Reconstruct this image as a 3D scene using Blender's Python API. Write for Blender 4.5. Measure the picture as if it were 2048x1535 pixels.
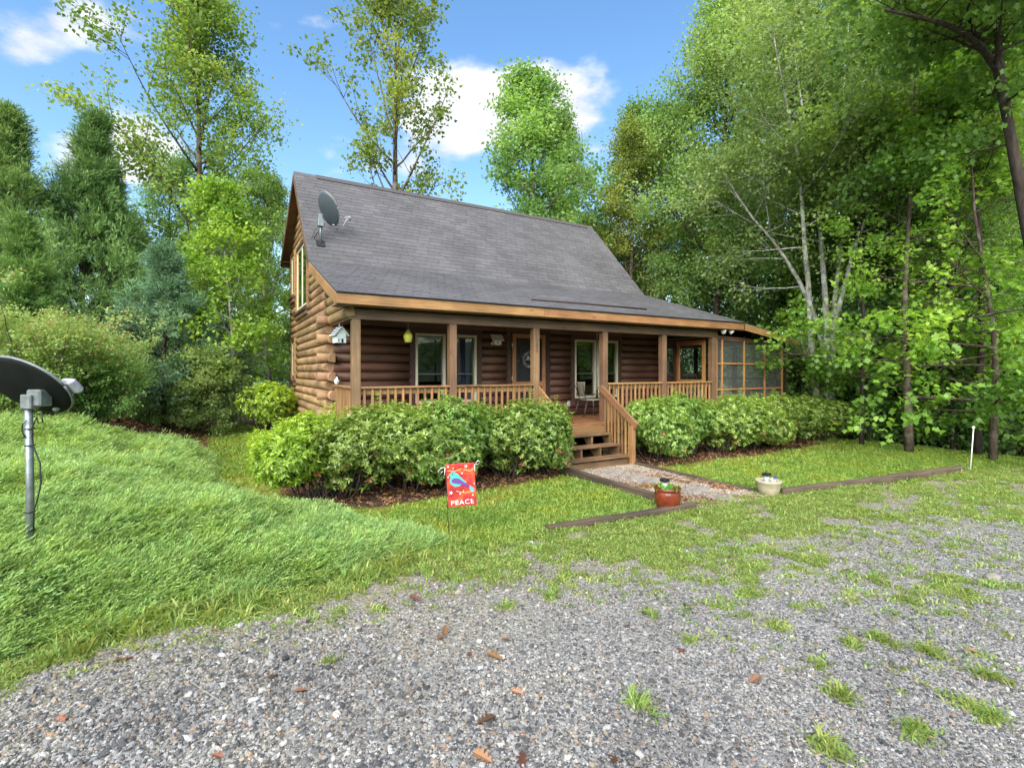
import bpy, math, random
import numpy as np
from mathutils import Vector, Matrix

for o in list(bpy.data.objects):
    bpy.data.objects.remove(o)
SC = bpy.context.scene
COL = SC.collection
R = math.radians

# ------------------------------------------------------------------ camera
FPX, CXP, HY = 999.0, 1024.0, 742.0
CAM = np.array([-1.967, -8.580, 1.92])
YAW = math.atan2(.5045, .8633)
FW = np.array([math.sin(YAW), math.cos(YAW), 0.0])
RT = np.array([math.cos(YAW), -math.sin(YAW), 0.0])
cd = bpy.data.cameras.new('camera')
cd.sensor_width = 36.0
cd.lens = 36.0 * FPX / 2048
cd.shift_y = -(767.5 - HY) / 2048
cd.clip_start = .05
cd.clip_end = 2000
cam = bpy.data.objects.new('camera', cd)
cam.location = CAM
cam.rotation_euler = (R(90), 0, -YAW)
COL.objects.link(cam)
SC.camera = cam

# ------------------------------------------------------------------ light
SUN_AZ = math.atan2(-.55, -.60)          # (x, y) the sun stands towards: behind the camera, to its left
SUN_EL = R(42)
W = bpy.data.worlds.new('World')
SC.world = W
W.use_nodes = True


def build_world():
    nt = W.node_tree
    N, L = nt.nodes, nt.links
    N.clear()
    out = N.new('ShaderNodeOutputWorld')
    bg = N.new('ShaderNodeBackground')
    bg.inputs['Strength'].default_value = .13
    sky = N.new('ShaderNodeTexSky')
    sky.sky_type = 'NISHITA'
    sky.sun_disc = False
    sky.sun_elevation = SUN_EL
    sky.sun_rotation = SUN_AZ
    sky.air_density = 1.25
    sky.dust_density = .6
    sky.ozone_density = 2.2
    tc = N.new('ShaderNodeTexCoord')
    # cumulus: soft lumps broken up by noise
    nz = N.new('ShaderNodeTexNoise')
    nz.inputs['Scale'].default_value = 7.0
    nz.inputs['Detail'].default_value = 8
    nz.inputs['Roughness'].default_value = .55
    nb = N.new('ShaderNodeTexNoise')
    nb.inputs['Scale'].default_value = 2.1
    nb.inputs['Detail'].default_value = 2
    mp = N.new('ShaderNodeMapping')
    mp.inputs['Scale'].default_value = (1, 1, 1.9)
    L.new(tc.outputs['Generated'], mp.inputs[0])
    L.new(mp.outputs[0], nz.inputs['Vector'])
    L.new(mp.outputs[0], nb.inputs['Vector'])

    def math_(op, a, b=None, c=None):
        m = N.new('ShaderNodeMath')
        m.operation = op
        for i, v in enumerate((a, b, c)):
            if v is None:
                continue
            if isinstance(v, (int, float)):
                m.inputs[i].default_value = v
            else:
                L.new(v, m.inputs[i])
        return m.outputs[0]
    total = math_('MULTIPLY', math_('SUBTRACT', nb.outputs['Fac'], .55), 1.6)
    # the clouds seen in the photograph, as directions in the sky
    for px, py, sx, sy, amp in ((1065, 212, 150, 68, 1.6), (900, 240, 110, 62, 1.1), (110, 38, 150, 50, 1.0), (45, 108, 60, 30, .8), (655, 40, 85, 26, .9),
                                (250, 262, 50, 26, .9), (800, 330, 130, 35, .75), (250, 330, 90, 45, .95), (1180, 300, 60, 20, .45),
                                (1950, 620, 200, 120, .7), (1290, 560, 200, 60, .6), (480, 520, 160, 90, .5)):
        c = FW + RT * (px - CXP) / FPX + np.array([0, 0, (HY - py) / FPX])
        k = np.linalg.norm(c)
        c = c / k
        ex = RT - c * (RT @ c)
        ex /= np.linalg.norm(ex)
        ey = np.cross(ex, c)
        v = []
        for e, s in ((ex, sx / FPX / k), (ey, sy / FPX / k)):
            d = N.new('ShaderNodeVectorMath')
            d.operation = 'DOT_PRODUCT'
            L.new(tc.outputs['Generated'], d.inputs[0])
            d.inputs[1].default_value = e / s
            v.append(math_('POWER', d.outputs['Value'], 2))
        f = N.new('ShaderNodeVectorMath')
        f.operation = 'DOT_PRODUCT'
        L.new(tc.outputs['Generated'], f.inputs[0])
        f.inputs[1].default_value = c
        front = math_('GREATER_THAN', f.outputs['Value'], 0)
        g = math_('POWER', 2.718, math_('MULTIPLY', math_('ADD', v[0], v[1]), -.8))
        total = math_('ADD', total, math_('MULTIPLY', math_('MULTIPLY', g, front), amp))
    dens = math_('ADD', total, math_('MULTIPLY', math_('SUBTRACT', nz.outputs['Fac'], .5), 2.3))
    rp = N.new('ShaderNodeMapRange')
    rp.interpolation_type = 'SMOOTHSTEP'
    rp.inputs['From Min'].default_value = .36
    rp.inputs['From Max'].default_value = .92
    L.new(dens, rp.inputs['Value'])
    mx = N.new('ShaderNodeMix')
    mx.data_type = 'RGBA'
    L.new(rp.outputs[0], mx.inputs[0])
    gam = N.new('ShaderNodeHueSaturation')
    gam.inputs['Saturation'].default_value = 1.18
    gam.inputs['Value'].default_value = .86
    L.new(sky.outputs[0], gam.inputs['Color'])
    L.new(gam.outputs[0], mx.inputs[6])
    cr = N.new('ShaderNodeValToRGB')
    cr.color_ramp.elements[0].position = .3
    cr.color_ramp.elements[0].color = (2.5, 2.62, 2.85, 1)
    cr.color_ramp.elements[1].position = .62
    cr.color_ramp.elements[1].color = (3.5, 3.55, 3.65, 1)
    L.new(nz.outputs['Fac'], cr.inputs[0])
    L.new(cr.outputs[0], mx.inputs[7])
    L.new(mx.outputs[2], bg.inputs['Color'])
    L.new(bg.outputs[0], out.inputs[0])


build_world()
sl = bpy.data.lights.new('sun', 'SUN')
sl.energy = 3.9
sl.angle = R(70)
sl.color = (1.0, .95, .86)
sun = bpy.data.objects.new('sun', sl)
sd = Vector((math.sin(SUN_AZ) * 0 + math.cos(SUN_EL) * -.676, math.cos(SUN_EL) * -.737, math.sin(SUN_EL)))
sun.rotation_euler = (-sd).to_track_quat('-Z', 'Y').to_euler()
sun.location = (-8, -12, 18)
COL.objects.link(sun)
SC.view_settings.view_transform = 'Standard'
SC.view_settings.look = 'None'
SC.view_settings.gamma = 1
SC.view_settings.use_curve_mapping = False
SC.view_settings.exposure = 1.35
cy = SC.cycles
cy.use_denoising = True
cy.use_adaptive_sampling = True
cy.adaptive_threshold = .03
cy.max_bounces = 6
cy.diffuse_bounces = 4
cy.glossy_bounces = 3
cy.transmission_bounces = 4
cy.transparent_max_bounces = 12
cy.caustics_reflective = False
cy.caustics_refractive = False

# ------------------------------------------------------------------ helpers


def ray(px, py):
    return FW + RT * (px - CXP) / FPX + np.array([0, 0, (HY - py) / FPX])


def atd(px, py, d):
    return CAM + ray(px, py) * d


def hide_none(o):
    return o


def mesh(name, V, F, mat=None, smooth=False, attr=None):
    me = bpy.data.meshes.new(name)
    if isinstance(V, np.ndarray) and isinstance(F, np.ndarray):
        nv, (nf, k) = len(V), F.shape
        me.vertices.add(nv)
        me.vertices.foreach_set('co', np.ascontiguousarray(V, dtype=np.float32).ravel())
        me.loops.add(nf * k)
        me.loops.foreach_set('vertex_index', np.ascontiguousarray(F, dtype=np.int32).ravel())
        me.polygons.add(nf)
        me.polygons.foreach_set('loop_start', np.arange(0, nf * k, k, dtype=np.int32))
        me.update(calc_edges=True)
    else:
        me.from_pydata([tuple(v) for v in V], [], [tuple(f) for f in F])
        me.update()
    if attr is not None:
        for nm, a in attr.items():
            at = me.attributes.new(nm, 'FLOAT', 'POINT')
            at.data.foreach_set('value', np.ascontiguousarray(a, dtype=np.float32))
    if smooth:
        me.polygons.foreach_set('use_smooth', np.ones(len(me.polygons), dtype=bool))
    if mat is not None:
        for m in (mat if isinstance(mat, (list, tuple)) else [mat]):
            me.materials.append(m)
    return me


def put(name, me, parent=None, loc=None, rot=None, scale=None):
    o = bpy.data.objects.new(name, me)
    COL.objects.link(o)
    if parent is not None:
        o.parent = parent
    if loc is not None:
        o.location = loc
    if rot is not None:
        o.rotation_euler = rot
    if scale is not None:
        o.scale = scale if hasattr(scale, '__len__') else (scale,) * 3
    return o


def thing(name, label, cat, loc=(0, 0, 0), rot=(0, 0, 0), group=None):
    o = bpy.data.objects.new(name, None)
    o.empty_display_size = .1
    COL.objects.link(o)
    o.location = loc
    o.rotation_euler = rot
    o['label'] = label
    o['category'] = cat
    if group:
        o['group'] = group
    return o


def tag(o, label, cat, group=None):
    o['label'] = label
    o['category'] = cat
    if group:
        o['group'] = group
    return o


def boxvf(x0, x1, y0, y1, z0, z1, c=0.0):
    if c <= 0:
        V = [(x, y, z) for x in (x0, x1) for y in (y0, y1) for z in (z0, z1)]
        return V, [(0, 1, 3, 2), (4, 6, 7, 5), (0, 4, 5, 1), (2, 3, 7, 6), (0, 2, 6, 4), (1, 5, 7, 3)]
    # chamfered: 24 vertices
    V, F = [], []
    idx = {}
    X, Y, Z = (x0, x1), (y0, y1), (z0, z1)
    for i in (0, 1):
        for j in (0, 1):
            for k in (0, 1):
                s = [c if a == 0 else -c for a in (i, j, k)]
                idx[i, j, k, 0] = len(V); V.append((X[i], Y[j] + s[1], Z[k] + s[2]))
                idx[i, j, k, 1] = len(V); V.append((X[i] + s[0], Y[j], Z[k] + s[2]))
                idx[i, j, k, 2] = len(V); V.append((X[i] + s[0], Y[j] + s[1], Z[k]))
    q = lambda *a: [idx[t] for t in a]
    for i in (0, 1):
        F.append(q((i, 0, 0, 0), (i, 1, 0, 0), (i, 1, 1, 0), (i, 0, 1, 0)))
        F.append(q((0, i, 0, 1), (1, i, 0, 1), (1, i, 1, 1), (0, i, 1, 1)))
        F.append(q((0, 0, i, 2), (1, 0, i, 2), (1, 1, i, 2), (0, 1, i, 2)))
    for a in (0, 1):
        for b in (0, 1):
            F.append(q((a, b, 0, 0), (a, b, 1, 0), (a, b, 1, 1), (a, b, 0, 1)))
            F.append(q((a, 0, b, 0), (a, 1, b, 0), (a, 1, b, 2), (a, 0, b, 2)))
            F.append(q((0, a, b, 1), (1, a, b, 1), (1, a, b, 2), (0, a, b, 2)))
    for i in (0, 1):
        for j in (0, 1):
            for k in (0, 1):
                F.append(q((i, j, k, 0), (i, j, k, 1), (i, j, k, 2)))
    return V, F


def fixn(me):
    import bmesh
    bm = bmesh.new()
    bm.from_mesh(me)
    bmesh.ops.recalc_face_normals(bm, faces=bm.faces)
    bm.to_mesh(me)
    bm.free()
    return me


def box(name, x0, x1, y0, y1, z0, z1, mat, parent=None, c=.005, rot=None):
    """a chamfered box; its origin at its middle"""
    cx, cy_, cz = (x0 + x1) / 2, (y0 + y1) / 2, (z0 + z1) / 2
    c = min(c, .3 * min(x1 - x0, y1 - y0, z1 - z0))
    V, F = boxvf(x0 - cx, x1 - cx, y0 - cy_, y1 - cy_, z0 - cz, z1 - cz, c)
    return put(name, fixn(mesh(name, V, F, mat)), parent, (cx, cy_, cz), rot)


def beam(name, p, q, w, h, mat, parent=None, c=.004, up=(0, 0, 1)):
    """a squared timber from p to q, w across and h high"""
    p, q = Vector(p), Vector(q)
    d = q - p
    L = d.length
    V, F = boxvf(-L / 2, L / 2, -w / 2, w / 2, -h / 2, h / 2, min(c, .3 * min(w, h)))
    x = d.normalized()
    y = Vector(up).cross(x).normalized()
    z = x.cross(y)
    o = put(name, fixn(mesh(name, V, F, mat)), parent)
    o.matrix_local = Matrix.Translation((p + q) / 2) @ Matrix((x, y, z)).transposed().to_4x4()
    return o


def tubevf(pts, rad, k=8, caps=True):
    pts = np.asarray(pts, float)
    n = len(pts)
    rad = np.broadcast_to(np.asarray(rad, float), (n,))
    T = np.gradient(pts, axis=0)
    T /= np.linalg.norm(T, axis=1)[:, None] + 1e-9
    ref = np.array([0, 0, 1.0]) if abs(T[:, 2]).mean() < .8 else np.array([1.0, 0, 0])
    A = np.cross(T, ref)
    A /= np.linalg.norm(A, axis=1)[:, None] + 1e-9
    B = np.cross(T, A)
    a = np.arange(k) * 2 * math.pi / k
    V = pts[:, None] + rad[:, None, None] * (np.cos(a)[None, :, None] * A[:, None] + np.sin(a)[None, :, None] * B[:, None])
    V = V.reshape(-1, 3)
    i = np.arange(n - 1)[:, None] * k
    j = np.arange(k)[None]
    j2 = (j + 1) % k
    F = np.stack([i + j, i + j2, i + k + j2, i + k + j], -1).reshape(-1, 4)
    F = [tuple(f) for f in F.tolist()]
    if caps:
        F.append(tuple(range(k - 1, -1, -1)))
        F.append(tuple(range((n - 1) * k, n * k)))
    return V.tolist(), F


def tube(name, pts, rad, mat, parent=None, k=8, smooth=True):
    V, F = tubevf(pts, rad, k)
    me = mesh(name, V, F, mat, smooth)
    return put(name, me, parent)


def lathevf(prof, k=24):
    V, F = [], []
    for r, z in prof:
        for i in range(k):
            a = 2 * math.pi * i / k
            V.append((r * math.cos(a), r * math.sin(a), z))
    for j in range(len(prof) - 1):
        for i in range(k):
            i2 = (i + 1) % k
            F.append((j * k + i, j * k + i2, (j + 1) * k + i2, (j + 1) * k + i))
    F.append(tuple(range(k - 1, -1, -1)))
    F.append(tuple(range((len(prof) - 1) * k, len(prof) * k)))
    return V, F


def lathe(name, prof, mat, parent=None, loc=(0, 0, 0), k=24, rot=None):
    V, F = lathevf(prof, k)
    return put(name, mesh(name, V, F, mat, True), parent, loc, rot)


class MB:
    def __init__(s):
        s.V, s.F = [], []

    def add(s, V, F):
        b = len(s.V)
        s.V += [tuple(v) for v in V]
        s.F += [tuple(i + b for i in f) for f in F]
        return s

    def box(s, *a):
        return s.add(*boxvf(*a))

    def tube(s, p, r, k=6):
        return s.add(*tubevf(p, r, k))

    def obj(s, name, mat, parent=None, smooth=False, **k):
        return put(name, fixn(mesh(name, s.V, s.F, mat, smooth)), parent, **k)


def vhash(i, j, seed):
    h = (i * 374761393 + j * 668265263 + seed * 974634541).astype(np.int64)
    h = (h ^ (h >> 13)) * 1274126177
    h = h ^ (h >> 16)
    return (h & 0xffff) / 65535.0


def vnoise(x, y, scale=1.0, seed=0, octaves=3):
    x, y = np.asarray(x, float) * scale, np.asarray(y, float) * scale
    tot, amp, s = 0, 1.0, 0
    for o in range(octaves):
        xi, yi = np.floor(x).astype(np.int64), np.floor(y).astype(np.int64)
        fx, fy = x - xi, y - yi
        fx, fy = fx * fx * (3 - 2 * fx), fy * fy * (3 - 2 * fy)
        v = (vhash(xi, yi, seed + o) * (1 - fx) + vhash(xi + 1, yi, seed + o) * fx) * (1 - fy) + \
            (vhash(xi, yi + 1, seed + o) * (1 - fx) + vhash(xi + 1, yi + 1, seed + o) * fx) * fy
        tot = tot + v * amp
        s += amp
        amp *= .5
        x, y = x * 2.03 + 7.1, y * 2.03 + 3.7
    return tot / s


def sstep(a, b, x):
    t = np.clip((np.asarray(x, float) - a) / (b - a), 0, 1)
    return t * t * (3 - 2 * t)


def polysd(P, x, y):
    """signed distance to a polygon, positive inside"""
    P = np.asarray(P, float)
    x, y = np.asarray(x, float), np.asarray(y, float)
    d = np.full(x.shape, 1e9)
    ins = np.zeros(x.shape, bool)
    for (ax, ay), (bx, by) in zip(P, np.roll(P, -1, 0)):
        ex, ey = bx - ax, by - ay
        t = np.clip(((x - ax) * ex + (y - ay) * ey) / (ex * ex + ey * ey + 1e-12), 0, 1)
        d = np.minimum(d, np.hypot(x - ax - t * ex, y - ay - t * ey))
        c = (ay > y) != (by > y)
        xx = ax + (y - ay) * ex / (ey if abs(ey) > 1e-12 else 1e-12)
        ins ^= c & (x < xx)
    return np.where(ins, d, -d)


# ------------------------------------------------------------------ materials
def newmat(name):
    m = bpy.data.materials.new(name)
    m.use_nodes = True
    nt = m.node_tree
    return m, nt, nt.nodes, nt.links, nt.nodes['Principled BSDF']


def ramp(N, stops, interp='LINEAR'):
    r = N.new('ShaderNodeValToRGB')
    r.color_ramp.interpolation = interp
    e = r.color_ramp.elements
    while len(e) < len(stops):
        e.new(.5)
    for i, (p, c) in enumerate(stops):
        e[i].position = p
        e[i].color = (*c, 1)
    return r


def noise(N, L, scale, detail=4, vec=None, rough=.55):
    n = N.new('ShaderNodeTexNoise')
    n.inputs['Scale'].default_value = scale
    n.inputs['Detail'].default_value = detail
    n.inputs['Roughness'].default_value = rough
    if vec is not None:
        L.new(vec, n.inputs['Vector'])
    return n


def mixc(N, L, fac, a, b, mode='MIX'):
    m = N.new('ShaderNodeMix')
    m.data_type = 'RGBA'
    m.blend_type = mode
    for i, v in ((0, fac), (6, a), (7, b)):
        if isinstance(v, (int, float)):
            m.inputs[i].default_value = v
        elif isinstance(v, (tuple, list)):
            m.inputs[i].default_value = (*v, 1)
        else:
            L.new(v, m.inputs[i])
    return m.outputs[2]


def bump(N, L, h, strength, dist, bsdf, normal=None):
    b = N.new('ShaderNodeBump')
    b.inputs['Strength'].default_value = strength
    b.inputs['Distance'].default_value = dist
    L.new(h, b.inputs['Height'])
    if normal is not None:
        L.new(normal, b.inputs['Normal'])
    L.new(b.outputs[0], bsdf.inputs['Normal'])
    return b.outputs[0]


def hsv_rand(N, L, col, vmin, vmax, hj=.015, src=None):
    oi = N.new('ShaderNodeObjectInfo')
    s = src if src is not None else oi.outputs['Random']
    mr = N.new('ShaderNodeMapRange')
    L.new(s, mr.inputs['Value'])
    mr.inputs['To Min'].default_value = vmin
    mr.inputs['To Max'].default_value = vmax
    m2 = N.new('ShaderNodeMath')
    m2.operation = 'MULTIPLY'
    m2.inputs[1].default_value = 7.13
    L.new(s, m2.inputs[0])
    fr = N.new('ShaderNodeMath')
    fr.operation = 'FRACT'
    L.new(m2.outputs[0], fr.inputs[0])
    mh = N.new('ShaderNodeMapRange')
    L.new(fr.outputs[0], mh.inputs['Value'])
    mh.inputs['To Min'].default_value = .5 - hj
    mh.inputs['To Max'].default_value = .5 + hj
    h = N.new('ShaderNodeHueSaturation')
    L.new(mr.outputs[0], h.inputs['Value'])
    L.new(mh.outputs[0], h.inputs['Hue'])
    L.new(col, h.inputs['Color'])
    return h.outputs[0]


def wood(name, dark, light, axis='X', rough=.6, stain=.35, var=(.75, 1.2), scale=1.0, knots=True):
    m, nt, N, L, b = newmat(name)
    tc = N.new('ShaderNodeTexCoord')
    oi = N.new('ShaderNodeObjectInfo')
    sh = N.new('ShaderNodeVectorMath')
    sh.operation = 'MULTIPLY_ADD'
    sh.inputs[1].default_value = (37, 17, 23)
    L.new(oi.outputs['Random'], sh.inputs[0])
    L.new(tc.outputs['Object'], sh.inputs[2])
    mp = N.new('ShaderNodeMapping')
    s = [22 * scale] * 3
    s['XYZ'.index(axis)] = 1.1 * scale
    mp.inputs['Scale'].default_value = s
    L.new(sh.outputs[0], mp.inputs[0])
    n1 = noise(N, L, 1.6, 6, mp.outputs[0], .62)
    n2 = noise(N, L, 1.3, 3, sh.outputs[0])
    r1 = ramp(N, [(.28, dark), (.72, light)])
    L.new(n1.outputs['Fac'], r1.inputs[0])
    r2 = ramp(N, [(.35, (1 - stain,) * 3), (.62, (1, 1, 1))])
    L.new(n2.outputs['Fac'], r2.inputs[0])
    c = mixc(N, L, 1.0, r1.outputs[0], r2.outputs[0], 'MULTIPLY')
    if knots:
        mk = N.new('ShaderNodeMapping')
        s2 = [7 * scale] * 3
        s2['XYZ'.index(axis)] = 2.2 * scale
        mk.inputs['Scale'].default_value = s2
        L.new(sh.outputs[0], mk.inputs[0])
        vo = N.new('ShaderNodeTexVoronoi')
        vo.inputs['Scale'].default_value = .9
        L.new(mk.outputs[0], vo.inputs['Vector'])
        rk = ramp(N, [(.06, (.42, .36, .3)), (.16, (1, 1, 1))])
        L.new(vo.outputs['Distance'], rk.inputs[0])
        c = mixc(N, L, .8, c, rk.outputs[0], 'MULTIPLY')
    c = hsv_rand(N, L, c, *var, hj=.012)
    L.new(c, b.inputs['Base Color'])
    b.inputs['Roughness'].default_value = rough
    bump(N, L, n1.outputs['Fac'], .35, .006, b)
    return m


def plain(name, col, rough=.5, metal=0, nscale=25, nvar=.18, bumpd=.0, spec=.5):
    m, nt, N, L, b = newmat(name)
    tc = N.new('ShaderNodeTexCoord')
    n = noise(N, L, nscale, 5, tc.outputs['Object'])
    r = ramp(N, [(.3, tuple(x * (1 - nvar) for x in col)), (.7, tuple(min(1, x * (1 + nvar)) for x in col))])
    L.new(n.outputs['Fac'], r.inputs[0])
    L.new(r.outputs[0], b.inputs['Base Color'])
    b.inputs['Roughness'].default_value = rough
    b.inputs['Metallic'].default_value = metal
    b.inputs['Specular IOR Level'].default_value = spec
    if bumpd:
        bump(N, L, n.outputs['Fac'], .5, bumpd, b)
    return m


def leafmat(name, stops, trans=.35, rough=.45, spec=.35, objvar=(.85, 1.15), hj=.02, boost=1.28):
    """stops: ramp over the per-leaf attribute 'tone'"""
    m, nt, N, L, b = newmat(name)
    a = N.new('ShaderNodeAttribute')
    a.attribute_name = 'tone'
    r = ramp(N, stops)
    L.new(a.outputs['Fac'], r.inputs[0])
    c = hsv_rand(N, L, r.outputs[0], objvar[0] * boost, objvar[1] * boost, hj=hj)
    L.new(c, b.inputs['Base Color'])
    b.inputs['Roughness'].default_value = rough
    b.inputs['Specular IOR Level'].default_value = spec
    t = N.new('ShaderNodeBsdfTranslucent')
    tcol = mixc(N, L, 1.0, c, (1.7, 1.6, .75), 'MULTIPLY')
    L.new(tcol, t.inputs['Color'])
    mx = N.new('ShaderNodeMixShader')
    mx.inputs[0].default_value = trans
    L.new(b.outputs[0], mx.inputs[1])
    L.new(t.outputs[0], mx.inputs[2])
    L.new(mx.outputs[0], N['Material Output'].inputs[0])
    return m


def patchy(m, stops, scale):
    """multiply a leaf material's colour by slow patches in the plant's own colour"""
    nt = m.node_tree
    N, L = nt.nodes, nt.links
    ge = N.new('ShaderNodeNewGeometry')
    n = noise(N, L, scale, 4, ge.outputs['Position'], .6)
    r = ramp(N, stops)
    L.new(n.outputs['Fac'], r.inputs[0])
    b = N['Principled BSDF']
    src = b.inputs['Base Color'].links[0].from_socket
    c = mixc(N, L, 1.0, src, r.outputs[0], 'MULTIPLY')
    L.new(c, b.inputs['Base Color'])
    t = [x for x in N if x.type == 'BSDF_TRANSLUCENT'][0]
    c2 = mixc(N, L, 1.0, t.inputs['Color'].links[0].from_socket, r.outputs[0], 'MULTIPLY')
    L.new(c2, t.inputs['Color'])


def barkmat(name, dark, light, lichen=None, scale=1.0):
    m, nt, N, L, b = newmat(name)
    tc = N.new('ShaderNodeTexCoord')
    mp = N.new('ShaderNodeMapping')
    mp.inputs['Scale'].default_value = (14 * scale, 14 * scale, 3 * scale)
    L.new(tc.outputs['Object'], mp.inputs[0])
    n1 = noise(N, L, 1.0, 6, mp.outputs[0], .65)
    r = ramp(N, [(.32, dark), (.68, light)])
    L.new(n1.outputs['Fac'], r.inputs[0])
    c = r.outputs[0]
    if lichen:
        n2 = noise(N, L, 4.5 * scale, 5, tc.outputs['Object'], .6)
        r2 = ramp(N, [(.48, (0, 0, 0)), (.6, (1, 1, 1))])
        L.new(n2.outputs['Fac'], r2.inputs[0])
        c = mixc(N, L, r2.outputs[0], c, lichen)
    L.new(c, b.inputs['Base Color'])
    b.inputs['Roughness'].default_value = .9
    b.inputs['Specular IOR Level'].default_value = .2
    bump(N, L, n1.outputs['Fac'], .8, .02, b)
    return m


M = {}
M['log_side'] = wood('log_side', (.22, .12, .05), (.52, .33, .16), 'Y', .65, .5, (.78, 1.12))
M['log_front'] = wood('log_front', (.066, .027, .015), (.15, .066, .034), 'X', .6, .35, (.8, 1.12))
M['log_end'] = wood('log_end', (.17, .1, .05), (.36, .22, .11), 'Z', .8, .3, (.8, 1.15))
M['log_stub'] = wood('log_stub', (.17, .09, .042), (.36, .21, .1), 'X', .7, .45, (.75, 1.15))
M['casing'] = wood('casing', (.045, .019, .012), (.1, .042, .024), 'Z', .6, .3)
M['trim_gold'] = wood('trim_gold', (.22, .108, .034), (.43, .235, .085), 'X', .6, .35, (.9, 1.1))
M['trim_gold_v'] = wood('trim_gold_v', (.22, .108, .034), (.42, .23, .085), 'Y', .6, .35, (.9, 1.1))
M['rail_x'] = wood('rail_x', (.23, .118, .044), (.43, .245, .1), 'X', .6, .35)
M['rail_y'] = wood('rail_y', (.23, .118, .044), (.43, .245, .1), 'Y', .6, .35)
M['rail_z'] = wood('rail_z', (.22, .11, .04), (.42, .235, .095), 'Z', .6, .35, (.78, 1.18))
M['post'] = wood('post', (.14, .072, .035), (.27, .155, .08), 'Z', .65, .45, (.85, 1.15))
M['beam'] = wood('beam', (.085, .045, .024), (.18, .1, .052), 'X', .65, .4, (.9, 1.1))
M['soffit'] = wood('soffit', (.11, .055, .026), (.2, .11, .055), 'X', .7, .4)
M['deck'] = wood('deck', (.17, .07, .028), (.32, .15, .062), 'X', .45, .3, (.85, 1.15))
M['tread'] = wood('tread', (.11, .058, .03), (.24, .14, .07), 'X', .55, .45, (.85, 1.15))
M['timber_x'] = wood('timber_x', (.05, .034, .022), (.15, .1, .065), 'X', .85, .5, (.85, 1.15))
M['timber_y'] = wood('timber_y', (.05, .034, .02), (.16, .11, .065), 'Y', .85, .5, (.85, 1.15))
M['lattice'] = wood('lattice', (.1, .06, .03), (.2, .125, .06), 'Z', .75, .4)
M['door_wood'] = wood('door_wood', (.27, .115, .038), (.45, .22, .078), 'Z', .5, .2, (.95, 1.08))
M['dark_wood'] = wood('dark_wood', (.02, .012, .008), (.05, .03, .02), 'Z', .5, .2)
M['cream'] = plain('cream', (.56, .53, .36), .45, nvar=.08)
M['sheath'] = plain('sheath', (.05, .03, .02), .9)
M['dark'] = plain('dark', (.012, .012, .014), .7)
M['curtain'] = plain('curtain', (.17, .2, .27), .9)
M['black_metal'] = plain('black_metal', (.02, .021, .023), .4, .2)
M['dish_grey'] = plain('dish_grey', (.05, .062, .07), .42, .0, nscale=6, nvar=.1)
M['dish_dark'] = plain('dish_dark', (.008, .0105, .009), .8, 0, nscale=8, nvar=.3, spec=.15)
M['rim_grey'] = plain('rim_grey', (.16, .17, .18), .45)
M['galv'] = plain('galv', (.2, .225, .215), .42, .55, nscale=18, nvar=.25)
M['lnb'] = plain('lnb', (.33, .33, .35), .45)
M['cable'] = plain('cable', (.012, .012, .012), .5)
M['white'] = plain('white', (.75, .74, .72), .45, nvar=.06)
M['offwhite_paint'] = plain('offwhite_paint', (.52, .6, .6), .7, nscale=14, nvar=.18)
M['yellow_glass'] = plain('yellow_glass', (.62, .6, .08), .25, nvar=.08)
M['brass'] = plain('brass', (.5, .33, .12), .3, .8)
M['seat_mesh'] = plain('seat_mesh', (.3, .27, .2), .85, nscale=60)
M['chair_metal'] = plain('chair_metal', (.1, .1, .095), .4, .5)
M['steel'] = plain('steel', (.45, .42, .4), .35, .8)
M['wreath'] = plain('wreath', (.42, .38, .33), .9, nscale=30, nvar=.5, bumpd=.02)
M['red_glaze'] = plain('red_glaze', (.15, .028, .013), .16, nscale=9, nvar=.4)
M['beige_glaze'] = plain('beige_glaze', (.38, .33, .22), .4, nscale=8, nvar=.2)
M['soil'] = plain('soil', (.04, .026, .016), .95, nscale=40, nvar=.5, bumpd=.01)
M['flagstone'] = plain('flagstone', (.21, .19, .165), .85, nscale=7, nvar=.3, bumpd=.01)
M['rust'] = plain('rust', (.055, .03, .025), .7, .2)
M['flood_lens'] = plain('flood_lens', (.62, .6, .48), .25, nvar=.06)
M['bin_green'] = plain('bin_green', (.03, .055, .04), .5)
M['skin_rope'] = plain('skin_rope', (.45, .42, .4), .8)
M['number'] = plain('number', (.09, .05, .03), .5)


def shingle_mat():
    m, nt, N, L, b = newmat('shingle')
    tc = N.new('ShaderNodeTexCoord')
    ge = N.new('ShaderNodeNewGeometry')
    a = N.new('ShaderNodeAttribute')
    a.attribute_name = 'tone'
    n = noise(N, L, 130, 3, ge.outputs['Position'])
    n2 = noise(N, L, .8, 4, ge.outputs['Position'])
    r = ramp(N, [(.25, (.052, .051, .052)), (.75, (.126, .122, .124))])
    L.new(n.outputs['Fac'], r.inputs[0])
    r2 = ramp(N, [(.3, (.78, .76, .76)), (.7, (1.12, 1.1, 1.12))])
    L.new(n2.outputs['Fac'], r2.inputs[0])
    c = mixc(N, L, 1, r.outputs[0], r2.outputs[0], 'MULTIPLY')
    c = hsv_rand(N, L, c, .84, 1.14, .02, a.outputs['Fac'])
    L.new(c, b.inputs['Base Color'])
    b.inputs['Roughness'].default_value = .75
    b.inputs['Specular IOR Level'].default_value = .45
    bump(N, L, n.outputs['Fac'], .5, .004, b)
    return m


M['shingle'] = shingle_mat()


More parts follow.
